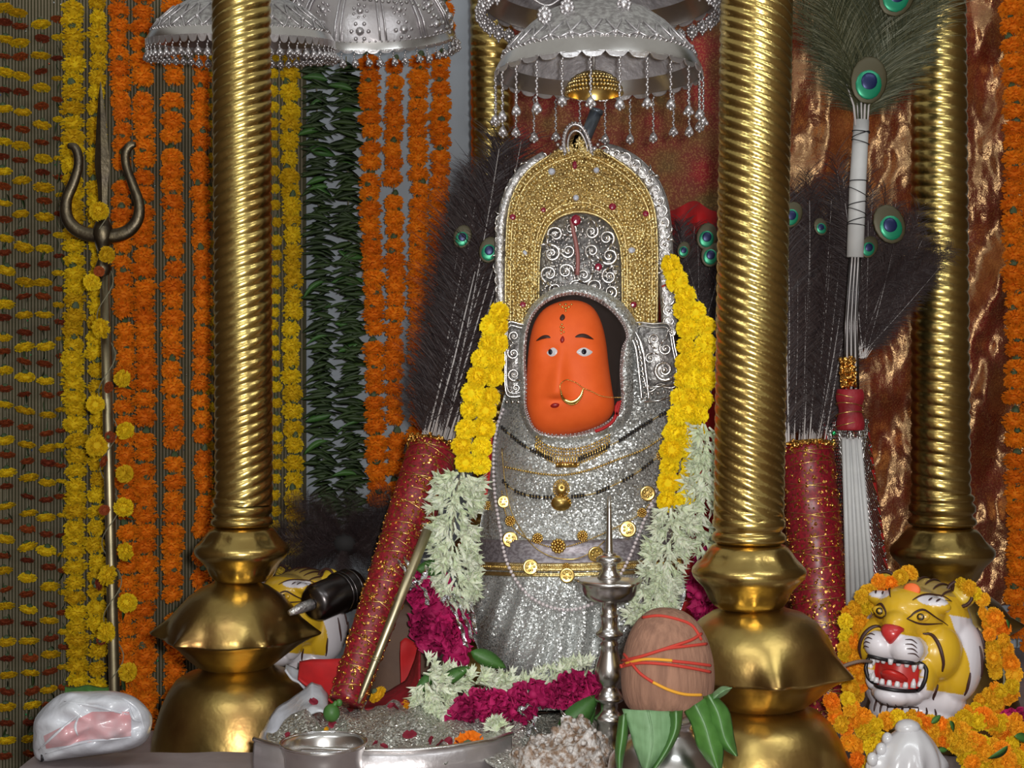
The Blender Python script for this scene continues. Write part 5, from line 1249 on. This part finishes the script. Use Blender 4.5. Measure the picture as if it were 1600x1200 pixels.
def tiger_paint(x, y, z):
    if abs(x) > 42 and z > 56 and y > 6 and math.dist((abs(x), z), (57, 70)) < 23: return (.66,.44,.03,1)
    Y_ = (.66,.40,.02,1); W_ = (.70,.66,.70,1); BR = (.36,.24,.06,1); RD = (.46,.015,.012,1)
    ax = abs(x)
    if -78 < z < -42 and ax < 33 and y < -26 and y > -95 and not (y < -88 and z > -50): return RD
    if (z < -5 and math.dist((ax, y, z), (20, -95, -24)) < 35) : return W_
    if z < -62 and y < -20 and ax < 45: return W_
    if ax < 46 and -60 < z < -10 and y < -70: return W_
    if ((ax-40)/19)**2+((z-51)/8.5)**2 < 1 and y < -20: return W_
    if z < 34 and y > -14-(z+10)*.30 and ax > 40: return W_
    if z < -78: return W_
    if z > 62 or (z > 50 and y > 10): return BR
    if ax > 45 and 50 < z < 86: return Y_
    return Y_
tme = evaluated_remesh(tm, 2.3*K); ca = tme.color_attributes.new('paint', 'FLOAT_COLOR', 'POINT')
for v, c in zip(tme.vertices, ca.data): c.color = tiger_paint(*(v.co/K))
for p in tme.polygons: p.use_smooth = True
tmat = bpy.data.materials.new('painted_tiger'); tmat.use_nodes = True; N = tmat.node_tree.nodes; L = tmat.node_tree.links; b = N['Principled BSDF']
at = N.new('ShaderNodeAttribute'); at.attribute_name = 'paint'; L.new(at.outputs['Color'], b.inputs['Base Color']); b.inputs['Roughness'].default_value = .33; b.inputs['Coat Weight'].default_value = .4
tme.materials.append(tmat); TB = BVHTree.FromPolygons([v.co for v in tme.vertices], [tuple(p.vertices) for p in tme.polygons])
def ts(x, z, y=None, out=1.2, side=0):
    """point on the painted surface, seen from the front (side=0) or from the right / left"""
    if side == 0: h = TB.ray_cast(Vector((x*K, -.3, z*K)), Vector((0, 1, 0)))
    elif side == 2: h = TB.ray_cast(Vector((x*K, y*K, .3)), Vector((0, 0, -1)))
    else: h = TB.ray_cast(Vector((side*.3, y*K, z*K)), Vector((-side, 0, 0)))
    if h[0] is None: return Vector((x*K, 0, z*K))
    return h[0]+h[1]*out*K
TPARTS = []
def tp(name, m, mt, smooth=True): TPARTS.append((name, m.mesh(name, mt, smooth)))
def tline(name, pts, r, mt=None, side=0, closed=False):
    q = spline(pts, 16 if not closed else 36, closed); m = MB()
    pp = [ts(p[0], p[1], side=0) if side == 0 else (ts(p[0], 0, y=p[1], side=2) if side == 2 else ts(0, p[1], y=p[0], side=side)) for p in q]
    m.tube(pp, (lambda t: K*r*(.35+.65*math.sin(PI*t))) if not closed else K*r, 6, closed=closed, flat=.5); tp(name, m, mt or M['brown_pt'])
for s_ in (-1, 1):
    # eyes
    m = MB(); c = ts(s_*31, 24, out=-1); m.sphere(c, (13*K, 5*K, 7*K), 14, 10, Matrix.Rotation(-s_*.25, 3, 'Y')); tp('eye', m, M['tig_y'])
    m = MB(); m.sphere(c+Vector((0, -4*K, 0)), (6*K, 3*K, 5.4*K), 12, 8); tp('iris', m, bpy.data.materials.new('tiger_iris') if False else M['bronze'])
    m = MB(); m.sphere(c+Vector((0, -6.2*K, .5*K)), (2.6*K, 1.5*K, 2.6*K), 8, 6); tp('pupil', m, M['tig_y'])
    tline('eye_outline', [(s_*15, 18), (s_*22, 29), (s_*32, 35), (s_*44, 28), (s_*56, 18)], 2.0)
    tline('eye_outline', [(s_*15, 18), (s_*26, 15), (s_*38, 16), (s_*50, 20)], 1.6)
    tline('brow_line', [(s_*16, 46), (s_*26, 57), (s_*40, 60), (s_*54, 53)], 1.8)
    for k in range(2): tline('brow_mark', [(s_*(34+k*11), 49), (s_*(37+k*11), 54)], 1.6)
    tline('cheek_stripe', [(s_*30, 2), (s_*44, 0), (s_*56, -14), (s_*62, -34), (s_*60, -48)], 3.2)
    for k in range(4): tline('whisker_mark', [(s_*(22+k*2), -12-k*6), (s_*(30+k*2), -11-k*6), (s_*(37+k), -15-k*6)], 1.0)
    for k, (y0, z0, y1, z1) in enumerate(((36, 22, 46, -16), (14, -4, 30, -48), (-4, -44, 8, -78), (-24, -68, -14, -92), (60, -10, 66, -50))): tline('ruff_stripe', [(y0, z0), ((y0+y1)/2-2, (z0+z1)/2), (y1, z1)], 2.6, side=s_)
    m = MB(); e = Vector((s_*57*K, 8*K, 68*K)); m.tube([e+Vector((19*K*math.cos(a_), 0, 19*K*math.sin(a_))) for a_ in [2*PI*q/20 for q in range(20)]], 2.8*K, 6, closed=True); tp('ear_rim', m, M['brown_pt'])
for k in range(-3, 4): tline('crown_stripe', [(k*13, -18-abs(k)*2), (k*15, 10), (k*17, 44)], 2.6, side=2)
for k in range(-4, 5): tline('neck_stripe', [(k*11, -104), (k*11.5, -124)], 1.8)
m = MB(); o_ = [(-15, 4), (0, 7), (15, 4), (12, -8), (5, -18), (0, -21), (-5, -18), (-12, -8)]; o_ = spline(o_, 20, True)
cc = ts(0, -4, out=5); vs = [cc]+[ts(x*f, -4+(z+4)*f, out=o2) for f, o2 in ((.5, 5), (.85, 4), (1, 0)) for x, z in o_]; m.add(vs, [(0, 1+i, 1+(i+1) % 20) for i in range(20)]+[(1+r*20+i, 1+(r+1)*20+i, 1+(r+1)*20+(i+1) % 20, 1+r*20+(i+1) % 20) for r in (0, 1) for i in range(20)]); tp('nose', m, M['nose'])
m = MB(); m.sphere(ts(8, 62, out=0), (13*K, 4*K, 10*K), 12, 8); tp('forehead_mark', m, M['tig_or'])
# mouth: lips, tongue, teeth
def lip(t): return Vector((42*math.sin(t)*K, (-58-48*math.cos(t))*K, 0))
m = MB(); up = [ts(44*math.sin(t), -40-3*math.cos(3*t)-12*(abs(t)/1.45)**2, out=1.5) for t in [lerp(-1.45, 1.45, i/30) for i in range(31)]]
lo = [ts(44*math.sin(t), -86+26*(abs(t)/1.45)**3, out=1.5) for t in [lerp(1.45, -1.45, i/30) for i in range(31)]]
m.tube(up+lo, 3.0*K, 8, closed=True); tp('lip_line', m, M['black'])
m = MB(); m.grid(lambda u, v: Vector((lerp(-38, 38, u)*K, (-50-34*math.cos((u-.5)*2.6))*K+.004, lerp(-82, -42, v)*K)), 16, 6); tp('mouth', m, M['mouth'])
m = MB(); m.sphere((0, -74*K, -68*K), (20*K, 26*K, 8*K), 14, 10, Matrix.Rotation(-.35, 3, 'X')); tp('tongue', m, M['mouth'])
for i in range(9):
    t = lerp(-1.15, 1.15, i/8); p = lip(t)
    for z0, d_, yo_ in ((-42, -1, 0), (-80+10*(abs(t)/1.45)**3, 1, 5)):
        big = i in (1, 7) ; m = MB(); h_ = (13 if big else 8)*K; m.lathe([(4.2*K, 0), (4.0*K, h_*.5), (1.5*K if big else 2.8*K, h_), (0, h_*1.03)], n=8)
        m.v = [Vector((v.x, v.y, v.z*d_))+p*.94+Vector((0, yo_*K, z0*K)) for v in m.v]; tp('tooth', m, M['white_pt'])
def tiger(label, loc, yaw, s_, roll=0, tilak=True):
    g = thing('tiger_head', label, 'statue', loc, None); g.rotation_euler = (-.20, roll, yaw); g.scale = (s_,)*3
    link('head', tme, g)
    for n_, me in TPARTS:
        if tilak or n_ != 'forehead_mark': link(n_, me, g)
    return g
tiger('painted tiger head with open red mouth at the right, ringed with marigolds', P(1430, 990, 2.14), math.radians(-34), 1.03, .05)
tiger('painted tiger head half hidden between the left pillar and the leaning mace', P(462, 955, 2.56), math.radians(-30), .95, 0, False)
# bent twig held in the mouth of the right tiger
g = MB(); g.tube([P(x, y, Y) for x, y, Y in spline([(1308, 1046, 2.0), (1325, 1038, 2.0), (1345, 1033, 2.0), (1362, 1034, 2.02)], 12)], lambda t: .0030*(1-.3*t), 7)
o = g.build('stick', mat('dry_twig', (.16,.10,.07,1), .7), loc=P(1345, 1033, 2.0)); tag(o, 'thin brown twig held in the mouth of the right tiger head', 'stick')
def ambers(label, pts, Y, dia=27, step=15, depth=.02):
    g = thing('marigold_garland', label, 'garland', P(pts[-1][0], pts[-1][1], Y), 'amber marigold garlands round the right tiger head')
    MB().tube([P(x, y, Y+.012) for x, y, w_ in spline(pts, 30)], .002, 5).build('string', M['thread'], g)
    for x, y, w_ in resample(spline(pts, 60), step):
        n = max(1, round(w_/dia*1.35))
        for k in range(n):
            o = 0 if n == 1 else lerp(-.5, .5, k/(n-1))*(w_-dia*.7); fl = random.random()
            me = random.choice(FLB['amber'] if fl < .6 else FLB['yellow'] if fl < .85 else FLB['orange']+FL['amber'])
            inst('marigold', me, g, P(x+o+rnd(-3, 3), y+rnd(-6, 6), Y-rnd(0, depth)), (rnd(-2, -.9), rnd(-.7, .7), rnd(0, 6)), dia*.5*S(Y)*rnd(.85, 1.2))
    return g
ambers('amber marigold garland curving down the left side of the right tiger head', [(1420, 900, 24), (1385, 908, 26), (1356, 930, 34), (1338, 960, 38), (1330, 995, 38), (1330, 1030, 36), (1336, 1060, 34), (1342, 1085, 26)], 2.16)
ambers('broad amber marigold garland sweeping down to the left of the white conch', [(1312, 1092, 40), (1326, 1112, 56), (1345, 1135, 66), (1358, 1165, 66), (1368, 1200, 60)], 2.02)
ambers('amber marigold garland down the right side of the right tiger head', [(1500, 915, 20), (1528, 932, 24), (1546, 960, 32), (1560, 1000, 40), (1568, 1040, 44), (1566, 1080, 50), (1540, 1105, 56), (1500, 1125, 60)], 2.13)
ambers('thick amber marigold garland right of the white conch at the bottom right', [(1385, 1122, 22), (1425, 1124, 40), (1462, 1132, 60), (1492, 1150, 74), (1530, 1175, 90), (1570, 1195, 90)], 2.04)
ambers('amber marigold heap in the bottom right corner', [(1520, 1120, 50), (1570, 1130, 60), (1605, 1160, 60), (1600, 1195, 80)], 2.08)
for x, y, L_, r, lb in ((1402, 1128, 20, .3, 'tiny green leaf above the top of the white conch'), (1455, 1130, 22, -.6, 'small green leaf in the amber flowers just right of the conch top'), (1484, 1126, 22, 1, 'small green leaf in the amber flowers under the white throat of the tiger'), (1585, 1150, 34, .2, 'larger dark green leaf below the magenta petals at the right edge'),
        (1575, 1165, 36, 2.4, 'dark green leaf pointing left in the bottom right amber heap'), (1465, 1172, 20, 0, 'tiny green leaf low beside the right flank of the white conch'), (1572, 968, 18, 1, 'tiny green leaf high in the garland at the right of the tiger head')):
    leafthing(lb, x, y, 1.99 if y < 1170 else 1.96, L_, (1.2, r, .2), None, 'green leaves in the amber marigolds')
# white conch
m = MB(); cc = P(1414, 1206, 1.93)
def conch(u, v):
    a = 2*PI*u; t = v; r = (.055*math.sin(PI*min(1, t*.93+.05))**.75)*(1-.25*t); spk = 1+.22*max(0, math.cos(5*a+1))**6*math.exp(-((t-.38)/.12)**2)+.05*math.cos(9*a)*math.exp(-((t-.4)/.3)**2)
    return cc+Vector((math.cos(a)*r*spk-.02*(t-.4), math.sin(a)*r*spk*.9, .060-.125*t+.010*math.sin(a*2)*t))
m.grid(conch, 60, 30, cu=True); o = MB()
g = thing('conch_shell', 'glossy white conch shell standing in front of the tiger head at the bottom', 'shell', cc)
m.build('body', M['conch'], g)
m = MB()
for k in range(7):
    t = k/6; p = conch(.52+.05*math.sin(k), .12+.6*t); m.sphere(p, (.008, .008, .010), 8, 6)
m.sphere(cc+Vector((.004, 0, .060)), (.018, .016, .012), 12, 8); m.build('knobs', M['conch'], g)

# ================================================================ oil lamp
YL = 2.13; xl = 952
prof = [(2.2, 776), (3.5, 800), (4.5, 830), (5.5, 855), (6, 864), (9, 867), (17, 869), (21, 873), (20, 877), (13, 880), (11, 886), (13, 892), (17, 897), (19, 903)]
st = [(20, 938), (13, 942), (12, 950), (12, 958), (15, 961), (13, 965), (13, 978), (16, 984), (22, 989), (21, 993), (14, 996), (12, 1002), (15, 1006), (13, 1010), (15, 1022), (20, 1036), (23, 1050), (20, 1062), (14, 1068), (13, 1074), (18, 1082), (23, 1089), (22, 1094), (14, 1098), (13, 1110), (18, 1116), (24, 1120), (23, 1125), (19, 1129), (21, 1140), (20, 1152), (16, 1160), (24, 1172), (44, 1190), (62, 1205), (70, 1226), (74, 1257.5)]
g = thing('oil_lamp', 'tall turned silver oil lamp standing in front of the idol', 'oil lamp', Vector((P(xl, 0, YL).x, YL, ZT)))
lathe_px(YL, xl, prof, 28).build('spire', M['silver_pol'], g)
bp_ = [(16, 903), (30, 904), (44, 906), (50, 908), (46, 912), (44, 920), (42, 928), (36, 936), (20, 940)]
lathe_px(YL, xl, bp_, 60, lambda i, a: (1+.17*(max(0, math.cos(2.5*(a-.3)))**8)*(1 if i >= 3 else 0), 0)).build('wick_bowl', M['silver_pol'], g)
lathe_px(YL, xl, st, 32).build('stem', M['silver_pol'], g)
# small collar ring at the foot of the thin spire
m = MB(); c = P(xl, 866, YL); m.tube([c+Vector((.009*math.cos(a_), .009*math.sin(a_), 0)) for a_ in [2*PI*q/20 for q in range(20)]], .002, 6, closed=True); m.build('ring', M['silver_pol'], g)

# ================================================================ coconut on a leaf-topped silver pot
YK = 1.80
g = thing('coconut', 'brown husked coconut wound with red and yellow thread on green leaves', 'coconut', P(1040, 1116, YK))
cprof = [(0, 1119), (22, 1118), (46, 1113), (62, 1102), (70, 1085), (73, 1062), (72, 1040), (68, 1016), (60, 992), (48, 972), (32, 958), (18, 952), (0, 950)]
sprof = [(r, y) for r, y in spline(cprof, 40)]
nut = MB(); c = P(1040, 600, YK)
def nutmod(i, a): return (1+.05*math.cos(3*a+.6)+.012*noise.noise(Vector((math.cos(a)*4, math.sin(a)*4, i*.1))), 0)
nut.lathe([(max(r, .01)*S(YK), -(y-600)*S(YK)) for r, y in sprof], (c.x, YK, CZ), 64, nutmod); ob = nut.build('husk', M['coconut'], g)
bpy.context.view_layer.update(); NB = bvh_of([ob])
def on_nut(x, y, out=.0012):
    a = P(x, y, 1.5); d = (P(x, y, 2.4)-a).normalized(); h = NB.ray_cast(a, d); return (h[0] if h[0] else P(x, y, YK-.02))-d*out
for pts, mt in (([(970, 1040), (990, 1030), (1020, 1020), (1050, 1010), (1080, 1000), (1096, 990)], 'mauli'), ([(972, 1032), (1000, 1026), (1040, 1014), (1070, 1010), (1104, 1006)], 'mauli'), ([(1004, 965), (1030, 962), (1060, 968), (1082, 978), (1096, 1000)], 'mauli'),
                ([(975, 1022), (985, 1034), (1000, 1052), (1020, 1066)], 'mauli'), ([(1020, 1066), (1045, 1078), (1070, 1085), (1096, 1086)], 'mauli_y'), ([(978, 1036), (1010, 1030), (1050, 1032)], 'mauli_y'), ([(1050, 1033), (1080, 1036), (1110, 1040)], 'mauli'), ([(970, 1042), (1000, 1036), (1040, 1038), (1080, 1044), (1110, 1050)], 'mauli')):
    m = MB(); m.tube([on_nut(x, y) for x, y in spline(pts, 24)], .0020, 6); m.build('thread', M[mt], g)
g = thing('water_pot', 'round silver pot under the coconut and its leaves', 'pot', Vector((P(1040, 0, YK).x, YK, ZT)))
lathe_px(YK, 1040, [(0, 1130), (36, 1128), (44, 1122), (50, 1120), (48, 1126), (40, 1134), (46, 1144), (70, 1160), (88, 1186), (92, 1215), (92, 1260), (84, 1310), (62, 1360), (54, 1382.0)], 48).build('body', M['silver_pol'], g)
def bigleaf(name, mt, outline, mid, Y0, bend, label, th=.0012):
    """broad leaf: outline (px) with a midrib; bent towards the viewer along its length"""
    m = MB(); L0 = spline(outline[0], 14); R0 = spline(outline[1], 14)
    def fn(u, v):
        i = int(v*13+.5); x = lerp(L0[i][0], R0[i][0], u); y = lerp(L0[i][1], R0[i][1], u)
        return P(x, y, Y0-bend*v-.010*math.sin(PI*u)+.004*abs(math.sin(u*PI*1.0-PI/2))-.0016*math.sin(v*26+abs(u-.5)*10))
    m.grid(fn, 13, 14); g = thing(name, label, 'leaf', P(*outline[0][0], Y0), None); o = m.build('blade', mt, g); md = o.modifiers.new('t', 'SOLIDIFY'); md.thickness = th
    m = MB(); m.tube([fn(.5, i/13)+Vector((0, -.0015, 0)) for i in range(14)], lambda t: .0016*(1-.7*t), 5); m.build('midrib', M['leaf_p'], g)
bigleaf('leaf', M['leaf_p'], ([(972, 1108), (984, 1140), (992, 1170), (1006, 1205)], [(1052, 1112), (1052, 1140), (1044, 1170), (1012, 1206)]), 0, 1.745, .03, 'pale green leaf underside hanging below the coconut, over the silver pot')
bigleaf('leaf', M['leaf_l'], ([(1046, 1112), (1048, 1140), (1034, 1175), (1016, 1206)], [(1066, 1110), (1062, 1140), (1048, 1170), (1022, 1207)]), 0, 1.743, .03, 'narrow fresh green leaf edge beside the pale leaf under the coconut')
bigleaf('leaf', M['leaf_l'], ([(968, 1120), (964, 1150), (962, 1180), (966, 1206)], [(982, 1112), (980, 1150), (974, 1180), (970, 1207)]), 0, 1.750, .03, 'thin green leaf between the lamp and the pale leaf')
bigleaf('leaf', M['leaf_l'], ([(1070, 1112), (1082, 1135), (1092, 1170), (1120, 1206)], [(1102, 1090), (1120, 1130), (1130, 1165), (1126, 1208)]), 0, 1.735, .03, 'green leaf to the right of the pot below the coconut')
bigleaf('leaf', M['leaf_l'], ([(1100, 1088), (1106, 1120), (1120, 1160), (1148, 1180)], [(1114, 1084), (1138, 1110), (1146, 1150), (1152, 1182)]), 0, 1.74, .03, 'bright green pointed leaf hanging beside the large pillar')
bigleaf('leaf', M['leaf_p'], ([(1106, 1094), (1114, 1082), (1128, 1072), (1142, 1074)], [(1112, 1100), (1124, 1092), (1136, 1084), (1143, 1076)]), 0, 1.745, .02, 'small light green curled leaf tip right of the coconut')

# ================================================================ front edge: cup, silver plate, crust, packet
YB_ = 1.90
g = thing('silver_cup', 'shiny silver cup with flared rim at the bottom edge', 'cup', P(505, 1260, YB_))
outp = [(52, 1258), (58, 1240), (60, 1210), (61, 1180), (66, 1165), (68, 1160)]; inp = [(66, 1160), (63, 1166), (58, 1182), (56, 1230), (0, 1240)]
lathe_px(YB_, 506, [(0, 1258)]+outp+inp, 56).build('cup_wall', M['silver_pol'], g) if False else None
m = MB(); c = P(506, 600, YB_); zz = lambda y: CZ-(y-600)*S(YB_)
zb = .693
m.lathe([(0, zb+.004), (.045, zb+.004), (.050, zb+.012), (.052, zz(1180)), (.056, zz(1166)), (.059, zz(1160)), (.057, zz(1159)), (.053, zz(1168)), (.049, zz(1180)), (.046, zb+.014), (0, zb+.012)], (c.x, YB_, 0), 64); m.build('body', M['silver_pol'], g)
m = MB(); m.tube([Vector((c.x+.058*math.cos(a_), YB_+.058*math.sin(a_), zz(1159.5))) for a_ in [2*PI*q/48 for q in range(48)]], .0015, 6, closed=True); m.build('rim', M['chrome'], g)
g = thing('silver_basin', 'curved silver basin wall along the bottom edge, right of and behind the cup', 'basin', P(590, 1260, 1.95))
plan = spline([(P(396, 0, 1.98).x, 1.985), (P(440, 0, 1.93).x, 1.945), (P(540, 0, 1.915).x, 1.925), (P(640, 0, 1.92).x, 1.925), (P(710, 0, 1.94).x, 1.945), (P(765, 0, 1.98).x, 1.985), (P(800, 0, 2.05).x, 2.06)], 50)
zt = P(0, 1172, 1.925).z; zl = lambda i: zt-.012*max(0, (i-34)/15)**2
m = MB(); m.grid(lambda u, v: Vector((plan[int(u*49+.5)][0], plan[int(u*49+.5)][1]-.012*math.sin(PI*v), lerp(.698, zl(int(u*49+.5)), v))), 50, 8)
o = m.build('wall', M['silver_sm'], g); md = o.modifiers.new('t', 'SOLIDIFY'); md.thickness = .004
m = MB(); m.tube([Vector((p[0], p[1], zl(i))) for i, p in enumerate(plan)], .0035, 8); m.build('rim', M['silver_pol'], g)
g = thing('crusted_lump', 'mottled whitish crusted lump at the bottom centre in front of the lamp', 'offering', P(875, 1230, 1.98))
m = MB(); cc = P(876, 1205, 1.99)
def crust(u, v):
    a = 2*PI*u; th = PI*.5*v; r = 1+.16*noise.noise(Vector((math.cos(a)*2.2*math.cos(th), math.sin(a)*2.2, th*3)))+.07*noise.noise(Vector((math.cos(a)*7, math.sin(a)*7, th*9)))
    return cc+Vector((.082*math.cos(a)*math.cos(th)**.7*r, .06*math.sin(a)*math.cos(th)**.7*r, -.045+.112*math.sin(th)*r*(.92+.12*math.cos(a+.6))))
m.grid(crust, 90, 40, cu=True); m.build('body', M['crust'], g)
m = MB()
for i in range(260):
    p = crust(rnd(0, 1), rnd(.1, .95)); s_ = rnd(.002, .006); m.sphere(p, (s_, s_, s_*rnd(.5, 1)), 6, 4, Matrix.Rotation(rnd(0, 3), 3, 'X'))
m.build('crumbs', M['crust'], g, kind='stuff')
# glitter hem at the right of the crust
# plastic packet
g = thing('plastic_packet', 'white polythene packet with pink contents lying at the lower left', 'packet', P(140, 1183, 2.06))
m = MB(); pk = [(52, 1150), (55, 1122), (78, 1096), (102, 1082), (140, 1080), (180, 1080), (212, 1090), (234, 1112), (238, 1130), (228, 1158), (200, 1172), (150, 1180), (100, 1186), (66, 1190), (53, 1178)]
pks = spline(pk, 60, True)
def pack(u, v):
    i = int(u*60+.5) % 60; x, y = pks[i]; cx_, cy_ = 145, 1134; ph = (v-.5)*PI; f = math.cos(ph)**.45 if abs(v-.5) < .499 else 0
    X, Y_ = lerp(cx_, x, f), lerp(cy_, y, f); n_ = noise.noise(Vector((X*.035, Y_*.05, v*2)))
    return P(X, Y_, 2.08+.052*math.sin(ph)+.014*n_-.006*abs(math.sin(X*.05+Y_*.09)))
m.grid(pack, 60, 34, cu=True); pkm = m.build('wrapper', M['plastic'], g); md = None
bpy.context.view_layer.update(); PB = bvh_of([pkm])
def on_pk(x, y, out=.0012):
    a = P(x, y, 1.7); d = (P(x, y, 2.4)-a).normalized(); h = PB.ray_cast(a, d); return (h[0] if h[0] else P(x, y, 2.03))-d*out
m = MB()
L0 = spline([(70, 1140), (66, 1160), (68, 1172)], 12); R0 = spline([(122, 1114), (150, 1150), (180, 1158)], 12)
m.grid(lambda u, v: on_pk(lerp(lerp(76, 124, u), lerp(66, 205, u), v) if False else lerp(68+v*4, 205, u), lerp(lerp(1150, 1112, min(1, u*1.8)), lerp(1170, 1150, u), v)), 30, 14)
m.build('pink_panel', M['pink_pk'], g)
m = MB()
for pts in ([(60, 1172), (90, 1145), (125, 1115)], [(100, 1096), (150, 1104), (205, 1118)], [(190, 1090), (214, 1108), (226, 1140)], [(70, 1178), (130, 1160), (205, 1152)], [(125, 1115), (118, 1135), (122, 1150)], [(200, 1098), (208, 1122), (222, 1128)]): m.tube([on_pk(x, y, 0) for x, y in spline(pts, 14)], lambda t: .0022*math.sin(PI*t)+.0004, 6)
m.build('folds', M['plastic'], g, kind='stuff')
m = MB(); m.box(on_pk(64, 1179)+Vector((0, -.001, 0)), on_pk(69, 1188)+Vector((0, .002, 0))); m.build('black_mark', M['black'], g)
o = MB().grid(lambda u, v: P(lerp(102, 170, u), lerp(1082, 1072, v)+2*math.sin(u*9), 2.11+.02*v+.003*math.sin(u*20)), 20, 5).build('leaf', M['leaf_l'], loc=P(135, 1082, 2.11)); md = o.modifiers.new('t', 'SOLIDIFY'); md.thickness = .002
tag(o, 'folded green leaf lying on top of the white plastic packet', 'leaf')
# small green bud
g = thing('flower_bud', 'small green flower bud lying on the glitter cloth below the leaning mace', 'bud', P(518, 1116, 2.16))
m = MB(); m.sphere(P(518, 1114, 2.15), (.013, .013, .014), 12, 9); m.build('bud', M['leaf_l'], g)
m = MB(); m.tube([P(520, 1106, 2.15), P(526, 1096, 2.15)], [.005, .003], 8); m.sphere(P(530, 1098, 2.15), (.005, .004, .006), 8, 6); m.build('stalk', M['leaf_l'], g)

# ================================================================ dark metal cylinder in front of the left tiger
g = thing('metal_cylinder', 'blackened ringed metal cylinder between the left pillar and the leaning mace', 'ornament', P(505, 960, 2.40))
a, b = P(488, 944, 2.40), P(552, 918, 2.48); d = (b-a)
m = MB(); m.tube([a, a+d*.06, a+d*.12, a+d*.5, a+d*.9, b], [.026, .030, .033, .033, .034, .034], 28); m.build('barrel', M['dkmetal'], g)
m = MB()
for t in (.66, .74, .90): c = a+d*t; m.tube([c-d*.015, c, c+d*.015], [.034, .037, .034], 28)
m.build('rings', M['dkmetal'], g)
m = MB(); m.tube([P(452, 958, 2.37), P(470, 950, 2.385), a], [.005, .009, .010], 12); m.build('spout', M['silver_eng'], g)

# ================================================================ trident wound with marigolds
YT = 2.95
g = thing('trident', 'old bronze trident with a tall centre blade standing before the flower strings', 'trident', (P(181, 0, YT).x, YT, .002))
def flat_prong(pts, ws):
    q = spline(pts, 30); m = MB(); m.tube([P(x, y, YT) for x, y in q], lambda t: itab([(i/(len(ws)-1), w_) for i, w_ in enumerate(ws)], t)[0]*S(YT), 10, flat=.75); return m
flat_prong([(106, 228), (116, 230), (122, 242), (122, 262), (114, 288), (104, 312), (104, 338), (116, 356), (136, 366), (160, 368)], [4, 7, 7.5, 7.5, 8.5, 9, 10, 10.5, 11, 12]).build('side_prong', M['bronze'], g)
flat_prong([(212, 226), (203, 228), (196, 240), (198, 262), (208, 290), (217, 316), (216, 340), (204, 358), (186, 367), (160, 370)], [4, 7, 7.5, 7, 7.5, 8, 9.5, 10.5, 11, 12]).build('side_prong', M['bronze'], g)
m = MB(); bl = [(128, .6), (150, 3.5), (180, 6.5), (215, 9), (250, 11.5), (262, 11.5), (290, 8), (320, 6.5), (345, 7)]
vs = []
for y, w_ in bl:
    x = 157+(y-130)*.02
    for dx, dy in ((w_, 0), (0, w_*.45), (-w_, 0), (0, -w_*.45)): vs.append(P(x+dx, y, YT)+Vector((0, dy*S(YT), 0)))
m.add(vs, [(k*4+i, k*4+(i+1) % 4, (k+1)*4+(i+1) % 4, (k+1)*4+i) for k in range(len(bl)-1) for i in range(4)]+[(3,2,1,0), tuple(range(len(vs)-4, len(vs)))]); m.build('centre_blade', M['bronze'], g, smooth=False)
lathe_px(YT, 161, [(7, 340), (10, 346), (14, 354), (16, 366), (13, 378), (9, 386), (7, 392), (9, 398), (7, 404), (10, 412), (13, 420), (9, 430), (7, 436)], 20).build('socket', M['bronze'], g)
bot_ = P(181, 1150, YT); bot_.z = .002; m = MB(); m.tube([P(163, 430, YT), P(171, 760, YT), P(179, 1082, YT), bot_], [7.2*S(YT), 8*S(YT), 8.4*S(YT), 8.4*S(YT)], 18); m.build('shaft', M['rodm'], g)
g = thing('spiral_garland', 'string of yellow and rust marigolds wound round the trident shaft', 'garland', P(178, 1080, YT-.03), None)
pts = []
for i in range(160):
    t = i/159; y = lerp(330, 1060, t); x = lerp(161, 179, t); a_ = t*2*PI*6.2+.6; pts.append(P(x+(13+t*2)*math.cos(a_), y, YT-(16*S(YT))*math.sin(a_)))
MB().tube(pts, .0012, 5).build('string', M['thread'], g)
for x, y, s_, c_ in ((155, 330, 16, 'yellow'), (167, 398, 14, 'yellow'), (144, 441, 15, 'yellow'), (158, 513, 17, 'yellow'), (191, 592, 15, 'yellow'), (149, 632, 15, 'yellow'), (196, 673, 15, 'yellow'), (151, 697, 18, 'yellow'), (195, 740, 15, 'yellow'), (193, 793, 16, 'yellow'), (196, 862, 15, 'yellow'), (168, 899, 17, 'yellow'), (199, 942, 16, 'yellow'), (166, 988, 17, 'yellow'), (200, 1050, 16, 'yellow'),
        (155, 424, 9, 'rust'), (170, 605, 10, 'rust'), (172, 683, 10, 'rust'), (162, 721, 10, 'rust'), (154, 914, 10, 'rust'), (163, 797, 9, 'rust'), (158, 1001, 8, 'rust')):
    inst('marigold', random.choice(FLB['yellow'] if c_ == 'yellow' else FL['rust']), g, P(x, y, YT-.028), (rnd(-2, -1.1), rnd(-.5, .5), rnd(0, 6)), s_*S(YT))
for x, y in ((186, 600), (190, 800), (186, 868), (192, 948), (190, 1060)): inst('leaf', LEAF, g, P(x, y, YT-.02), (1.2, rnd(0, 1.5), rnd(-.5, .5)), .03)
